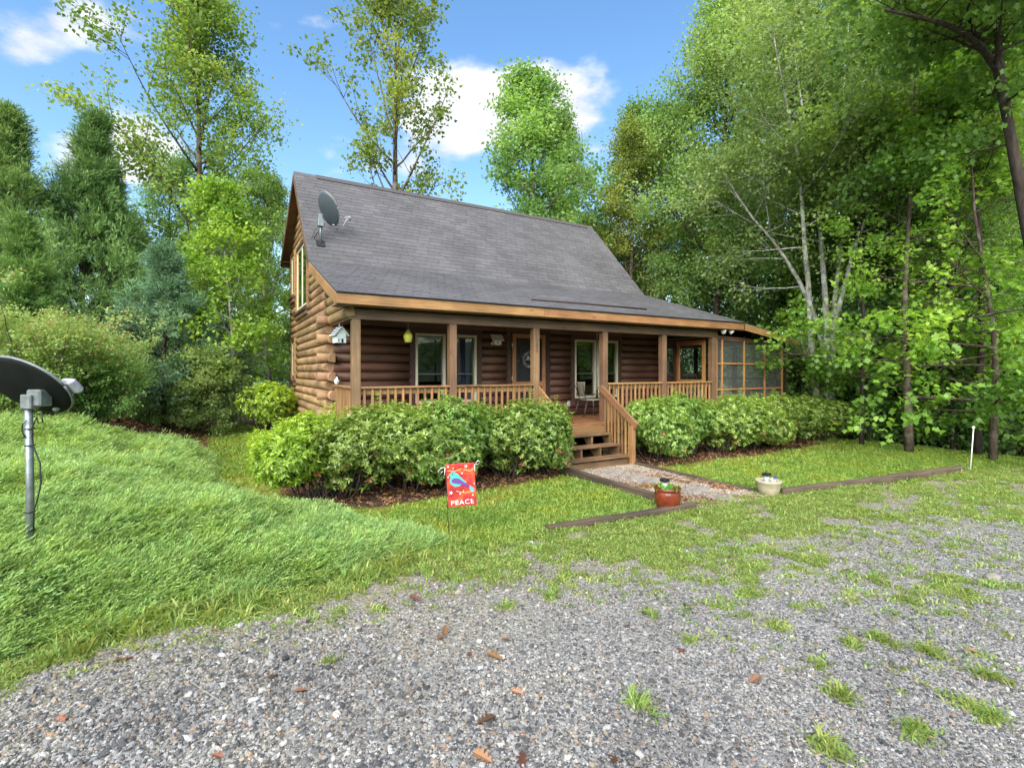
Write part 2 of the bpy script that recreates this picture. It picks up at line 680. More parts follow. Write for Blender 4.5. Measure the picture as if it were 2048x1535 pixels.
def glass_mat():
    m, nt, N, L, b = newmat('window_glass')
    g = N.new('ShaderNodeBsdfGlossy')
    g.inputs['Roughness'].default_value = .015
    g.inputs['Color'].default_value = (.85, .9, .92, 1)
    t = N.new('ShaderNodeBsdfTransparent')
    t.inputs['Color'].default_value = (.55, .58, .6, 1)
    fr = N.new('ShaderNodeFresnel')
    fr.inputs['IOR'].default_value = 1.75
    mx = N.new('ShaderNodeMixShader')
    L.new(fr.outputs[0], mx.inputs[0])
    L.new(t.outputs[0], mx.inputs[1])
    L.new(g.outputs[0], mx.inputs[2])
    L.new(mx.outputs[0], N['Material Output'].inputs[0])
    return m


M['glass'] = glass_mat()


def screen_mat(name, op, col):
    m, nt, N, L, b = newmat(name)
    b.inputs['Base Color'].default_value = (*col, 1)
    b.inputs['Roughness'].default_value = .6
    t = N.new('ShaderNodeBsdfTransparent')
    mx = N.new('ShaderNodeMixShader')
    mx.inputs[0].default_value = op
    L.new(t.outputs[0], mx.inputs[1])
    L.new(b.outputs[0], mx.inputs[2])
    L.new(mx.outputs[0], N['Material Output'].inputs[0])
    return m


M['screen'] = screen_mat('insect_screen', .34, (.13, .14, .13))
M['door_screen'] = screen_mat('door_screen', .45, (.035, .035, .035))

# leaf colours (ramp over the per-leaf tone)
G = lambda *s: list(s)
M['lf_poplar'] = leafmat('leaf_poplar', G((0, (.075, .12, .025)), (.6, (.15, .215, .045)), (1, (.27, .3, .08))), .45)
M['lf_wood'] = leafmat('leaf_wood', G((0, (.065, .13, .03)), (.6, (.13, .235, .055)), (1, (.23, .34, .085))), .48)
M['lf_maple'] = leafmat('leaf_maple', G((0, (.075, .155, .025)), (.55, (.15, .27, .04)), (1, (.27, .39, .06))), .48, .4)
M['lf_pale'] = leafmat('leaf_pale', G((0, (.08, .15, .045)), (.6, (.165, .265, .085)), (1, (.27, .37, .13))), .48)
M['lf_young'] = leafmat('leaf_young', G((0, (.09, .15, .02)), (.6, (.17, .25, .03)), (1, (.3, .36, .05))), .42)
M['lf_cedar'] = leafmat('leaf_cedar', G((0, (.06, .115, .036)), (.6, (.12, .215, .062)), (1, (.2, .31, .1))), .2, .6, .2)
M['lf_cedar_light'] = leafmat('leaf_cedar_light', G((0, (.065, .12, .03)), (.6, (.13, .215, .055)), (1, (.21, .3, .09))), .25, .6, .2)
M['lf_blue'] = leafmat('leaf_blue', G((0, (.045, .09, .045)), (.6, (.095, .17, .09)), (1, (.17, .26, .14))), .2, .6, .2)
M['lf_redtip'] = leafmat('leaf_redtip', G((0, (.11, .19, .05)), (.5, (.22, .33, .09)), (.8, (.32, .37, .13)), (1, (.5, .25, .16))), .35, .5)
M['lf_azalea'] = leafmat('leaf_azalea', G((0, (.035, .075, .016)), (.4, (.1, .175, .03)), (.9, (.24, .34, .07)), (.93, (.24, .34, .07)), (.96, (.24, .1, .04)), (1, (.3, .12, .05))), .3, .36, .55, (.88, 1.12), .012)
M['lf_azalea_y'] = leafmat('leaf_azalea_yellow', G((0, (.06, .11, .016)), (.45, (.17, .26, .025)), (.92, (.33, .43, .045)), (1, (.38, .45, .07))), .35, .38, .5, (.92, 1.1), .012)
M['lf_under'] = leafmat('leaf_understory', G((0, (.07, .13, .04)), (.6, (.14, .235, .07)), (1, (.24, .33, .12))), .45)
M['lf_brown'] = leafmat('leaf_brown', G((0, (.1, .07, .035)), (.6, (.2, .15, .07)), (1, (.25, .2, .08))), .3)
M['juniper'] = leafmat('juniper_needles', G((0, (.1, .17, .052)), (.55, (.215, .325, .112)), (1, (.36, .47, .2))), .35, .65, .15, (.72, 1.25), .018)
patchy(M['juniper'], [(.3, (.72, .8, .74)), (.48, (1, 1, 1)), (.62, (1.06, 1.02, .85)), (.74, (1.18, 1.05, .72))], 1.7)
M['grass'] = leafmat('grass_blades', G((0, (.11, .16, .025)), (.6, (.19, .275, .05)), (1, (.3, .38, .1))), .4, .5, .3, (.78, 1.2), .025)
patchy(M['grass'], [(.3, (.75, .85, .8)), (.5, (1, 1, 1)), (.7, (1.2, 1.02, .75))], 1.3)
M['weed'] = leafmat('weed_blades', G((0, (.13, .165, .04)), (.6, (.2, .27, .065)), (1, (.32, .37, .14))), .4, .5, .3, (.8, 1.2), .03)
M['litter'] = leafmat('leaf_litter', G((0, (.1, .045, .022)), (.5, (.22, .11, .05)), (1, (.36, .22, .11))), .1, .7, .2, (.6, 1.3), .02)
M['deadleaf'] = leafmat('dead_leaf', G((0, (.09, .04, .022)), (.5, (.18, .085, .042)), (1, (.27, .15, .08))), .15, .6, .3, (.6, 1.25), .02)

M['bark_grey'] = barkmat('bark_grey', (.05, .042, .036), (.16, .145, .125), (.22, .225, .19))
M['bark_pale'] = barkmat('bark_pale', (.14, .13, .11), (.34, .33, .28), (.44, .45, .38))
M['bark_dark'] = barkmat('bark_dark', (.02, .015, .012), (.075, .058, .045))
M['bark_brown'] = barkmat('bark_brown', (.035, .024, .018), (.12, .085, .062), (.15, .13, .1))


# ------------------------------------------------------------------ terrain
BED = [(-7.2, -6.3), (-4.6, -4.75), (-3.21, -4.08), (-2.44, -3.75), (-1.36, -3.86), (-.5, -3.62), (.1, -3.42), (-.15, -2.7), (-.6, -1.95), (-1.35, -1.2), (-1.9, -.3), (-2.1, .8), (-2.15, 3.6), (-2.0, 8), (-2.4, 11),
       (-5, 15), (-14, 16), (-22, 8), (-22, -6), (-14, -9)]


def hgt(x, y):
    x, y = np.asarray(x, float), np.asarray(y, float)
    s = polysd(BED, x, y)
    h = 1.05 * (1 - np.exp(-np.clip(s, 0, None) / 2.6)) * sstep(-.2, -5.2, x)
    h = h * (1 - .3 * sstep(2, 8, y) * sstep(-4.5, -1.5, x))
    h = h + .3 * sstep(0, 7, y) * sstep(.6, -1.4, x)
    far = np.clip(np.maximum(x - 13.0, 0) * .22, 0, 3.2) * sstep(-9, -3, y)
    h = h - far
    h = h - np.clip((y - 11) * .1, 0, 2.2) * sstep(-6, 2, x)
    h = h + (vnoise(x, y, .5, 5, 2) - .5) * .07 * sstep(.5, 3, np.abs(s) + np.maximum(x - 12, 0))
    return h


def hgt1(x, y):
    return float(hgt(np.array([x]), np.array([y]))[0])


def on_ground(px, py):
    d = ray(px, py)
    t = np.linspace(1.5, 60, 4000)
    P = CAM[None] + d[None] * t[:, None]
    g = P[:, 2] - hgt(P[:, 0], P[:, 1])
    i = int(np.argmax(g < 0)) if (g < 0).any() else len(t) - 1
    return P[i]


def drive_edge(x):
    return np.interp(x, [-30, -8, -4.6, -3.2, -2.4, -1.4, -.4, .13, 1.4, 3.7, 5.5, 10.3, 16, 40], [-16, -6.9, -4.95, -4.25, -3.95, -4.05, -3.78, -3.62, -3.75, -3.98, -4.15, -4.8, -5.6, -8])


def ax(*segs):
    out = []
    for a, b, s in segs:
        out.append(np.arange(a, b - 1e-6, s))
    out.append(np.array([segs[-1][1]]))
    return np.concatenate(out)


LAWN_L = [(-.1, -3.55), (3.55, -3.9), (3.55, -1.0), (2.6, -1.15), (1.2, -1.35), (.0, -1.5), (-.7, -1.3), (-1.1, .2), (-.9, 5), (-.8, 8), (-2.0, 8), (-2.15, 1.6), (-1.9, -.3), (-1.3, -1.2), (-.1, -2.7)]
LAWN_R = [(5.35, -1.3), (5.45, -4.0), (10.4, -4.7), (15.5, -5.4), (15, -1.5), (13.5, 1.5), (12.6, 2.0), (11.9, -.2), (11.5, -1.25)]
MULCH = [(-1.2, .6), (-1.0, -1.2), (.0, -1.55), (1.6, -1.42), (3.6, -1.1), (3.6, .6), (-.2, .6)]
MULCH_R = [(5.3, .5), (5.3, -1.35), (8.4, -1.5), (11.6, -1.4), (12.2, -.3), (12.4, 1.5)]


def ground_mat():
    m, nt, N, L, b = newmat('ground_cover')
    ge = N.new('ShaderNodeNewGeometry')
    P = ge.outputs['Position']
    n1 = noise(N, L, 3.0, 6, P, .6)
    n2 = noise(N, L, 22.0, 4, P, .6)
    forest = ramp(N, [(.3, (.018, .013, .009)), (.5, (.06, .036, .021)), (.72, (.11, .066, .036))])
    L.new(n2.outputs['Fac'], forest.inputs[0])
    lawn = ramp(N, [(.3, (.06, .07, .022)), (.55, (.11, .145, .03)), (.75, (.17, .19, .05))])
    L.new(n2.outputs['Fac'], lawn.inputs[0])
    moss = ramp(N, [(.3, (.13, .1, .028)), (.5, (.2, .185, .03)), (.72, (.25, .26, .045))])
    L.new(n2.outputs['Fac'], moss.inputs[0])
    mulch = ramp(N, [(.3, (.018, .012, .009)), (.52, (.055, .034, .024)), (.75, (.13, .088, .06))])
    L.new(n2.outputs['Fac'], mulch.inputs[0])
    c = forest.outputs[0]
    for nm, cc in (('moss', moss), ('lawn', lawn), ('mulch', mulch)):
        a = N.new('ShaderNodeAttribute')
        a.attribute_name = nm
        c = mixc(N, L, a.outputs['Fac'], c, cc.outputs[0])
    L.new(c, b.inputs['Base Color'])
    b.inputs['Roughness'].default_value = .95
    b.inputs['Specular IOR Level'].default_value = .15
    bump(N, L, n2.outputs['Fac'], .9, .03, b)
    return m


def build_ground():
    xs = ax((-400, -60, 40), (-60, -12, 3), (-12, -6, .5), (-6, 14, .13), (14, 30, .6), (30, 90, 5), (90, 500, 40))
    ys = ax((-120, -14, 10), (-14, -9, .5), (-9, 3, .12), (3, 12, .3), (12, 30, 1), (30, 100, 6), (100, 600, 50))
    X, Y = np.meshgrid(xs, ys)
    Z = hgt(X, Y)
    nx, ny = len(xs), len(ys)
    V = np.stack([X, Y, Z], -1).reshape(-1, 3)
    i = np.arange(ny - 1)[:, None] * nx + np.arange(nx - 1)[None]
    F = np.stack([i, i + 1, i + nx + 1, i + nx], -1).reshape(-1, 4)
    x, y = V[:, 0], V[:, 1]
    nz = (vnoise(x, y, 1.6, 11) - .5)
    sl = np.maximum(polysd(LAWN_L, x, y), polysd(LAWN_R, x, y))
    mu = np.maximum(polysd(MULCH, x, y), polysd(MULCH_R, x, y))
    lawn = sstep(-.25, .12, sl + nz * .5)
    moss = sstep(-.5, .1, sl + nz * .7)
    # mossy, thin grass near the hedges and on the strip by the gable
    thin = np.maximum(sstep(1.3, .2, -mu + nz * 1.2) * sstep(-.6, .3, mu + 1.0), sstep(.3, 1.2, y) * (x < 0))
    lawn = lawn * (1 - .8 * np.clip(thin, 0, 1))
    mul = sstep(-.12, .18, mu + nz * .35)
    o = put('ground', mesh('ground', V, F, ground_mat(), True, {'lawn': lawn, 'moss': moss, 'mulch': mul}))
    o['kind'] = 'structure'
    return o


def drive_mat():
    m, nt, N, L, b = newmat('drive_gravel')
    ge = N.new('ShaderNodeNewGeometry')
    P = ge.outputs['Position']
    v1 = N.new('ShaderNodeTexVoronoi')
    v1.inputs['Scale'].default_value = 38
    L.new(P, v1.inputs['Vector'])
    v2 = N.new('ShaderNodeTexVoronoi')
    v2.inputs['Scale'].default_value = 90
    L.new(P, v2.inputs['Vector'])
    s1 = N.new('ShaderNodeSeparateColor')
    L.new(v1.outputs['Color'], s1.inputs[0])
    s2 = N.new('ShaderNodeSeparateColor')
    L.new(v2.outputs['Color'], s2.inputs[0])
    st = [(.0, (.06, .06, .06)), (.3, (.148, .147, .144)), (.6, (.265, .262, .255)), (.82, (.39, .38, .36)), (.93, (.32, .25, .18)), (1, (.5, .49, .46))]
    r1, r2 = ramp(N, st), ramp(N, st)
    L.new(s1.outputs[0], r1.inputs[0])
    L.new(s2.outputs[0], r2.inputs[0])
    c = mixc(N, L, .5, r1.outputs[0], r2.outputs[0])
    d = ramp(N, [(.0, (1.05, 1.05, 1.05)), (.55, (.85, .85, .85)), (.9, (.4, .38, .36))])
    L.new(v2.outputs['Distance'], d.inputs[0])
    c = mixc(N, L, .8, c, d.outputs[0], 'MULTIPLY')
    n = noise(N, L, 1.5, 6, P, .6)
    rs = ramp(N, [(.5, (0, 0, 0)), (.68, (1, 1, 1))])
    L.new(n.outputs['Fac'], rs.inputs[0])
    a = N.new('ShaderNodeAttribute')
    a.attribute_name = 'sand'
    mu = N.new('ShaderNodeMath')
    mu.operation = 'MULTIPLY'
    mu.use_clamp = True
    L.new(a.outputs['Fac'], mu.inputs[0])
    n3 = noise(N, L, 9, 5, P, .6)
    r3 = ramp(N, [(.35, (.25, .25, .25)), (.6, (1, 1, 1))])
    L.new(n3.outputs['Fac'], r3.inputs[0])
    L.new(r3.outputs[0], mu.inputs[1])
    c = mixc(N, L, mu.outputs[0], c, (.2, .17, .09))
    L.new(c, b.inputs['Base Color'])
    b.inputs['Roughness'].default_value = .8
    b.inputs['Specular IOR Level'].default_value = .3
    inv = N.new('ShaderNodeMath')
    inv.operation = 'SUBTRACT'
    inv.inputs[0].default_value = 1
    L.new(v1.outputs['Distance'], inv.inputs[1])
    bump(N, L, inv.outputs[0], .7, .02, b)
    return m


def build_drive():
    xs = ax((-30, -8, 1), (-8, 14, .08), (14, 40, .5))
    ys = ax((-30, -9.5, .8), (-9.5, -3.4, .08))
    X, Y = np.meshgrid(xs, ys)
    nx, ny = len(xs), len(ys)
    Z = hgt(X, Y) + .012 + (vnoise(X, Y, 1.2, 3, 3) - .5) * .035 * sstep(0, .6, drive_edge(X) - Y)
    V = np.stack([X, Y, Z], -1).reshape(-1, 3)
    t = drive_edge(V[:, 0]) - V[:, 1] + (vnoise(V[:, 0], V[:, 1], 4, 8) - .5) * .35
    i = (np.arange(ny - 1)[:, None] * nx + np.arange(nx - 1)[None]).reshape(-1)
    F = np.stack([i, i + 1, i + nx + 1, i + nx], -1)
    F = F[(t[F] > 0).all(1)]
    used = np.unique(F)
    rm = np.full(len(V), -1)
    rm[used] = np.arange(len(used))
    sand = sstep(2.8, .0, t) * .85
    o = put('driveway', mesh('driveway', V[used], rm[F], drive_mat(), True, {'sand': sand[used]}))
    o['kind'] = 'structure'


def path_mat():
    m, nt, N, L, b = newmat('path_pebbles')
    ge = N.new('ShaderNodeNewGeometry')
    P = ge.outputs['Position']
    n = noise(N, L, 60, 4, P)
    r = ramp(N, [(.3, (.1, .07, .05)), (.5, (.26, .21, .165)), (.7, (.42, .38, .33))])
    L.new(n.outputs['Fac'], r.inputs[0])
    L.new(r.outputs[0], b.inputs['Base Color'])
    b.inputs['Roughness'].default_value = .9
    bump(N, L, n.outputs['Fac'], .8, .02, b)
    return m


build_ground()
build_drive()
# wooded ridges all round, far off
a_ = np.linspace(0, 2 * math.pi, 241)
rows = []
for r_, k_ in ((70, 0), (85, .35), (105, .75), (130, 1.0), (160, .8), (220, .3)):
    hh = 10 + 7 * vnoise(np.cos(a_) * 4 + 9, np.sin(a_) * 4 + 9, 1.0, 5, 3)
    rows.append(np.stack([r_ * np.cos(a_), r_ * np.sin(a_), -3.5 + k_ * hh + 2.2 * k_ * vnoise(a_ * 40 + 1, np.full(241, r_ * 1.0), 1.0, 9, 2)], -1))
V = np.concatenate(rows)
i = (np.arange(5)[:, None] * 241 + np.arange(240)[None]).reshape(-1)
o = put('hills', mesh('hills', V, np.stack([i, i + 1, i + 242, i + 241], -1), plain('wooded_hill', (.05, .085, .03), .95, nscale=.35, nvar=.45), True))
o['kind'] = 'structure'
xs, ys = np.linspace(3.62, 5.32, 18), np.linspace(-4.05, -.95, 32)
X, Y = np.meshgrid(xs, ys)
V = np.stack([X + (Y < -3.9) * 0, Y, hgt(X, Y) + .022 + (vnoise(X, Y, 3, 4) - .5) * .02], -1).reshape(-1, 3)
i = (np.arange(31)[:, None] * 18 + np.arange(17)[None]).reshape(-1)
o = put('garden_path', mesh('garden_path', V, np.stack([i, i + 1, i + 19, i + 18], -1), path_mat(), True))
o['kind'] = 'structure'

# ------------------------------------------------------------------ the cabin
cabin = thing('log_cabin', 'brown log cabin with grey shingle roof, front porch and screened side porch', 'house')
WU0, WU1, WV0, WV1 = -.04, 9.05, 1.8, 7.8       # log wall lines
RID_V, RID_Z = 5.0, 6.92
RU0, RU1 = -.37, 9.16
BRK_V, BRK_Z = 2.5, 4.22
EAVE_V, EAVE_Z = -.35, 3.19
REAR_V, REAR_Z = 8.05, 5.26
DECK = .80
COURSE = .185
rng = np.random.default_rng(7)


def roof_z(v):
    return float(np.interp(v, [EAVE_V, BRK_V, RID_V, REAR_V], [EAVE_Z, BRK_Z, RID_Z, REAR_Z]))


def log_me(L, ends, tip=False, seed=0):
    """a D-shaped log along +X from -L/2 to L/2; flat back at y=0, bulging to -y; z from 0 to COURSE"""
    H = COURSE - .006
    prof = [(0.0, 0.0), (-.035, .0)]
    for a in np.linspace(-80, 80, 9):
        prof.append((-.05 - .068 * math.cos(R(a)), H / 2 + H / 2 * math.sin(R(a))))
    prof += [(-.035, H), (0, H)]
    n = len(prof)
    ns = max(2, int(L / .5) + 1)
    rg = np.random.default_rng(seed)
    wob = np.cumsum(rg.normal(0, .0016, (ns, 2)), 0)
    wob -= wob.mean(0)
    V, F = [], []
    for i, x in enumerate(np.linspace(-L / 2, L / 2, ns)):
        for (y, z) in prof:
            k = 1 if y < -.03 else 0
            V.append((x, y + wob[i, 0] * k, z + (wob[i, 1] * .5 if y < -.06 else 0)))
    for i in range(ns - 1):
        for j in range(n):
            j2 = (j + 1) % n
            F.append((i * n + j, i * n + j2, (i + 1) * n + j2, (i + 1) * n + j))
    F.append(tuple(range(n)))
    F.append(tuple(range((ns - 1) * n, ns * n))[::-1])
    me = mesh('log', V, F, ends)
    me.polygons.foreach_set('use_smooth', np.array([len(p.vertices) == 4 for p in me.polygons]))
    fixn(me)
    if isinstance(ends, list) and len(ends) > 1:
        for p in me.polygons:
            if len(p.vertices) > 4:
                p.material_index = 1
    return me


def spans(a, b, holes):
    out = [(a, b)]
    for h0, h1 in holes:
        nw = []
        for s, e in out:
            if h1 <= s or h0 >= e:
                nw.append((s, e))
            else:
                if h0 > s + .03:
                    nw.append((s, h0))
                if h1 < e - .03:
                    nw.append((h1, e))
        out = nw
    return out


def sheathing(name, a0, a1, z0, z1, holes, fn, parent):
    """rectangles round the openings, as one thin inner wall"""
    us = sorted({a0, a1, *[h[0] for h in holes], *[h[1] for h in holes]})
    mb = MB()
    for s, e in zip(us[:-1], us[1:]):
        zs = [(z0, z1)]
        for h in holes:
            if h[0] <= s + 1e-6 and h[1] >= e - 1e-6:
                zs = spans(z0, z1, [(h[2], h[3])] + [(x[2], x[3]) for x in holes if x is not h and x[0] <= s + 1e-6 and x[1] >= e - 1e-6])
        for b, t in zs:
            mb.box(*fn(s, e, b, t))
    return mb.obj(name, M['sheath'], parent)


# openings: (a0, a1, z0, z1)
FRONT_H = [(1.65, 3.11, 1.22, 2.74), (4.03, 5.02, DECK, 2.84), (5.92, 7.39, 1.22, 2.74)]
SIDE_H = [(4.25, 6.1, 3.55, 5.12), (6.6, 7.25, 4.12, 5.2), (6.55, 7.2, 1.78, 2.75)]

fw = sheathing('front_wall', WU0, WU1, .4, 3.5, FRONT_H, lambda s, e, b, t: (s, e, WV0 + .002, WV0 + .05, b, t), cabin)
seed = 0
k = 0
z = .43
while z < 3.35:
    pad = [(h[0] - .12, h[1] + .12) for h in FRONT_H if h[2] - .1 < z + COURSE * .6 and h[3] + .1 > z + COURSE * .4]
    a0 = WU0 - (.30 if k % 2 else -.0)
    for s, e in spans(a0 if z < 2.85 else WU0, WU1, pad):
        seed += 1
        L_ = e - s
        if s < WU0 - .1:      # the stub that passes the corner has a paler wood colour
            put('log_tail', log_me(.33, [M['log_stub'], M['log_end']], seed=seed), fw, (s + .165, WV0, z))
            s += .332
            L_ = e - s
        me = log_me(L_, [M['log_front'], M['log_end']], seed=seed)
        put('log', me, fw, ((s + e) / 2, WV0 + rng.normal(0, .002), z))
    z += COURSE
    k += 1

sw = sheathing('gable_wall', WV0 + .1, WV1, .2, 4.0, [SIDE_H[2]], lambda s, e, b, t: (WU0 + .002, WU0 + .05, s, e, b, t), cabin)
# upper gable inner panel
gp = [(WU0 + .02, 1.9, 4.0), (WU0 + .02, 1.9, roof_z(1.9) - .1), (WU0 + .02, BRK_V, BRK_Z - .1), (WU0 + .02, RID_V, RID_Z - .12), (WU0 + .02, WV1, roof_z(WV1) - .1), (WU0 + .02, WV1, 4.0)]
k = 0
z = .43 - COURSE * 1
RZ = Matrix.Rotation(R(-90), 4, 'Z')
while z < 6.75:
    zt = z + COURSE * .75
    # where the roof lets the course run
    lo, hi = WV0 - .02, WV1
    if z > 2.75:
        lo = -.12
    vs = np.linspace(-.3, WV1, 400)
    ok = np.array([roof_z(v) - .09 > zt for v in vs])
    if not ok.any():
        break
    lo, hi = max(lo, vs[ok].min()), min(hi, vs[ok].max())
    if z < 2.75 and k % 2 == 0:
        lo -= .30
        hi += .28
    if hi - lo < .1:
        break
    pad = [(h[0] - .1, h[1] + .1) for h in SIDE_H if h[2] - .08 < z + COURSE * .6 and h[3] + .08 > z + COURSE * .4]
    sp = spans(lo, hi, pad)
    # the long upper courses are jointed over the corner of the front wall
    sp2 = []
    for s, e in sp:
        if z > 2.94 and s < 1.4 and e > 2.6:
            sp2 += [(s, 2.0), (2.006, e)]
        else:
            sp2.append((s, e))
    for s, e in sp2:
        seed += 1
        me = log_me(e - s, [M['log_side_x'], M['log_end']], seed=seed) if False else log_me(e - s, [M['log_side'], M['log_end']], seed=seed)
        # turn the profile so that it bulges to -X
        co = np.empty(len(me.vertices) * 3, np.float32)
        me.vertices.foreach_get('co', co)
        co = co.reshape(-1, 3)
        co = np.stack([co[:, 1], -co[:, 0], co[:, 2]], -1)
        me.vertices.foreach_set('co', co.ravel())
        me.update()
        fixn(me)
        put('log', me, sw, (WU0 + rng.normal(0, .002), (s + e) / 2, z))
    z += COURSE
    k += 1

# inner panel of the upper gable, right and rear walls (keep the inside dark)
mb = MB()
mb.add([(WU0 + .06, v, z) for (_, v, z) in gp] + [(WU0 + .10, v, z) for (_, v, z) in gp],
       [tuple(range(6)), tuple(range(11, 5, -1))] + [(i, (i + 1) % 6, 6 + (i + 1) % 6, 6 + i) for i in range(6)])
mb.obj('gable_lining', M['sheath'], cabin)
mb = MB()
pr_ = [(1.95, .3), (WV1, .3), (WV1, roof_z(WV1) - .1), (RID_V, RID_Z - .12), (BRK_V, BRK_Z - .12), (1.95, roof_z(1.95) - .12)]
mb.add([(WU1 - .1, v, z) for v, z in pr_] + [(WU1, v, z) for v, z in pr_], [tuple(range(6)), tuple(range(11, 5, -1))] + [(i, (i + 1) % 6, 6 + (i + 1) % 6, 6 + i) for i in range(6)])
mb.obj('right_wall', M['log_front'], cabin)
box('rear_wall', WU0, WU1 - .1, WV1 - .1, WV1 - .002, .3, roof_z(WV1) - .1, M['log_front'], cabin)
box('floor', WU0 + .1, WU1 - .12, WV0 + .1, WV1 - .12, .6, DECK - .02, M['dark_wood'], cabin)
box('inner_partition', WU0 + .12, WU1 - .14, 3.9, 4.0, DECK, 3.4, M['dark'], cabin)
# foundation under the logs
box('foundation', WU0 + .06, WU1 - .02, WV0 + .06, WV1 - .06, -.4, .42, M['sheath'], cabin)


# windows
def window_front(u0, u1, z0, z1, curtain=False):
    v = WV0 - .075
    t = .055
    mb = MB()
    mb.box(u0, u0 + t, v - .02, v + .09, z0, z1, .004).box(u1 - t, u1, v - .02, v + .09, z0, z1, .004)
    mb.box(u0 + t, u1 - t, v - .02, v + .09, z1 - t, z1, .004).box(u0 + t, u1 - t, v - .02, v + .09, z0, z0 + t, .004)
    w = mb.obj('window', M['cream'], cabin)
    zm = (z0 + z1) / 2 - .12
    mb = MB()
    s = .028
    for (b, tt, dv) in ((z0 + t, zm + .014, .03), (zm - .014, z1 - t, .052)):
        a, c = u0 + t, u1 - t
        mb.box(a, a + s, v + dv, v + dv + .02, b, tt).box(c - s, c, v + dv, v + dv + .02, b, tt)
        mb.box(a + s, c - s, v + dv, v + dv + .02, b, b + s).box(a + s, c - s, v + dv, v + dv + .02, tt - s, tt)
    mb.obj('sash', M['dark_sash'], w)
    for (b, tt, dv) in ((z0 + t + s, zm - .014, .04), (zm + .014, z1 - t - s, .062)):
        a, c = u0 + t + s, u1 - t - s
        put('pane', mesh('pane', [(a, v + dv, b), (c, v + dv, b), (c, v + dv, tt), (a, v + dv, tt)], [(0, 1, 2, 3)], M['glass']), w)
    if curtain:
        V, F = [], []
        n = 40
        for i in range(n):
            a = u0 + .1 + (u1 - u0 - .2) * i / (n - 1)
            d = v + .2 + .03 * math.sin(i * 1.1)
            V += [(a, d, z0 + .02), (a, d, z1 - .02)]
        F = [(2 * i, 2 * i + 2, 2 * i + 3, 2 * i + 1) for i in range(n - 1)]
        put('curtain', mesh('curtain', V, F, M['curtain'], True), w)
    return w


M['dark_sash'] = plain('dark_sash', (.09, .09, .08), .5)
for a, b, cu in ((1.65, 2.345, False), (2.415, 3.11, True), (5.92, 6.62, False), (6.69, 7.39, False)):
    window_front(a, b, 1.22, 2.74, cu)
# dark casing boards of the openings
for (a, b, zb, zt) in ((1.65, 3.11, 1.22, 2.74), (5.92, 7.39, 1.22, 2.74), (4.03, 5.02, DECK, 2.84)):
    cs = box('casing', a - .13, a - .003, WV0 - .10, WV0 - .03, zb - .12 if zb > 1 else zb, zt + .12, M['casing'], cabin)
    box('casing_board', b + .003, b + .13, WV0 - .10, WV0 - .03, zb - .12 if zb > 1 else zb, zt + .12, M['casing'], cs).matrix_parent_inverse = Matrix.Translation(cs.location).inverted()
    box('casing_board', a - .002, b + .002, WV0 - .098, WV0 - .03, zt + .003, zt + .12, M['casing'], cs).matrix_parent_inverse = Matrix.Translation(cs.location).inverted()
    if zb > 1:
        box('sill', a - .002, b + .002, WV0 - .13, WV0 - .03, zb - .12, zb - .003, M['casing'], cs).matrix_parent_inverse = Matrix.Translation(cs.location).inverted()
        m_ = (a + b) / 2
        box('mullion', m_ - .034, m_ + .034, WV0 - .096, WV0 - .03, zb, zt, M['casing'], cs).matrix_parent_inverse = Matrix.Translation(cs.location).inverted()


def window_side(v0, v1, z0, z1, mull=None):
    u = WU0 - .10
    t = .05
    mb = MB()
    mb.box(u - .02, u + .1, v0, v0 + t, z0, z1, .004).box(u - .02, u + .1, v1 - t, v1, z0, z1, .004)
    mb.box(u - .02, u + .1, v0 + t, v1 - t, z1 - t, z1, .004).box(u - .02, u + .1, v0 + t, v1 - t, z0, z0 + t, .004)
    if mull:
        mb.box(u - .018, u + .1, mull - .05, mull + .05, z0 + t, z1 - t, .004)
    w = mb.obj('window', M['cream'], cabin)
    put('pane', mesh('pane', [(u - .008, v0 + t, z0 + t), (u - .008, v1 - t, z0 + t), (u - .008, v1 - t, z1 - t), (u - .008, v0 + t, z1 - t)], [(0, 1, 2, 3)], M['glass']), w)
    box('side_casing', u - .045, u + .08, v0 - .1, v0 - .003, z0 - .1, z1 + .1, M['trim_gold_v'], w)
    box('side_casing', u - .045, u + .08, v1 + .003, v1 + .1, z0 - .1, z1 + .1, M['trim_gold_v'], w)
    box('head_casing', u - .043, u + .08, v0, v1, z1 + .003, z1 + .1, M['casing'], w)
    box('sill', u - .12, u + .08, v0 - .12, v1 + .12, z0 - .16, z0 - .103, M['casing'], w)
    box('sill', u - .08, u + .08, v0 - .1, v1 + .1, z0 - .26, z0 - .165, M['beam'], w)
    return w


window_side(4.25, 6.1, 3.55, 5.12, 5.17)
window_side(6.6, 7.25, 4.12, 5.2)
window_side(6.55, 7.2, 1.78, 2.75)

# entry: inner door and wooden screen door
dm = box('entry_door', 4.05, 5.0, WV0 + .0, WV0 + .045, DECK, 2.82, M['dark_wood'], cabin)
mb = MB()
mb.box(4.3, 4.76, WV0 - .012, WV0 - .002, 1.5, 2.62)
mb.obj('door_glass', M['dark'], dm).matrix_parent_inverse = Matrix.Translation(dm.location).inverted()
u0, u1, zb, zt, v = 4.05, 5.0, DECK + .02, 2.82, WV0 - .115
mb = MB()
w = .1
mb.box(u0, u0 + w, v, v + .035, zb, zt, .004).box(u1 - w, u1, v, v + .035, zb, zt, .004)
mb.box(u0 + w, u1 - w, v, v + .035, zt - w, zt, .004).box(u0 + w, u1 - w, v, v + .035, zb, zb + .16, .004)
mb.box(u0 + w, u1 - w, v, v + .035, 1.55, 1.67, .004).box(u0 + w, u1 - w, v, v + .035, 1.42, 1.47, .004)
sd_ = mb.obj('screen_door', M['door_wood'], cabin)
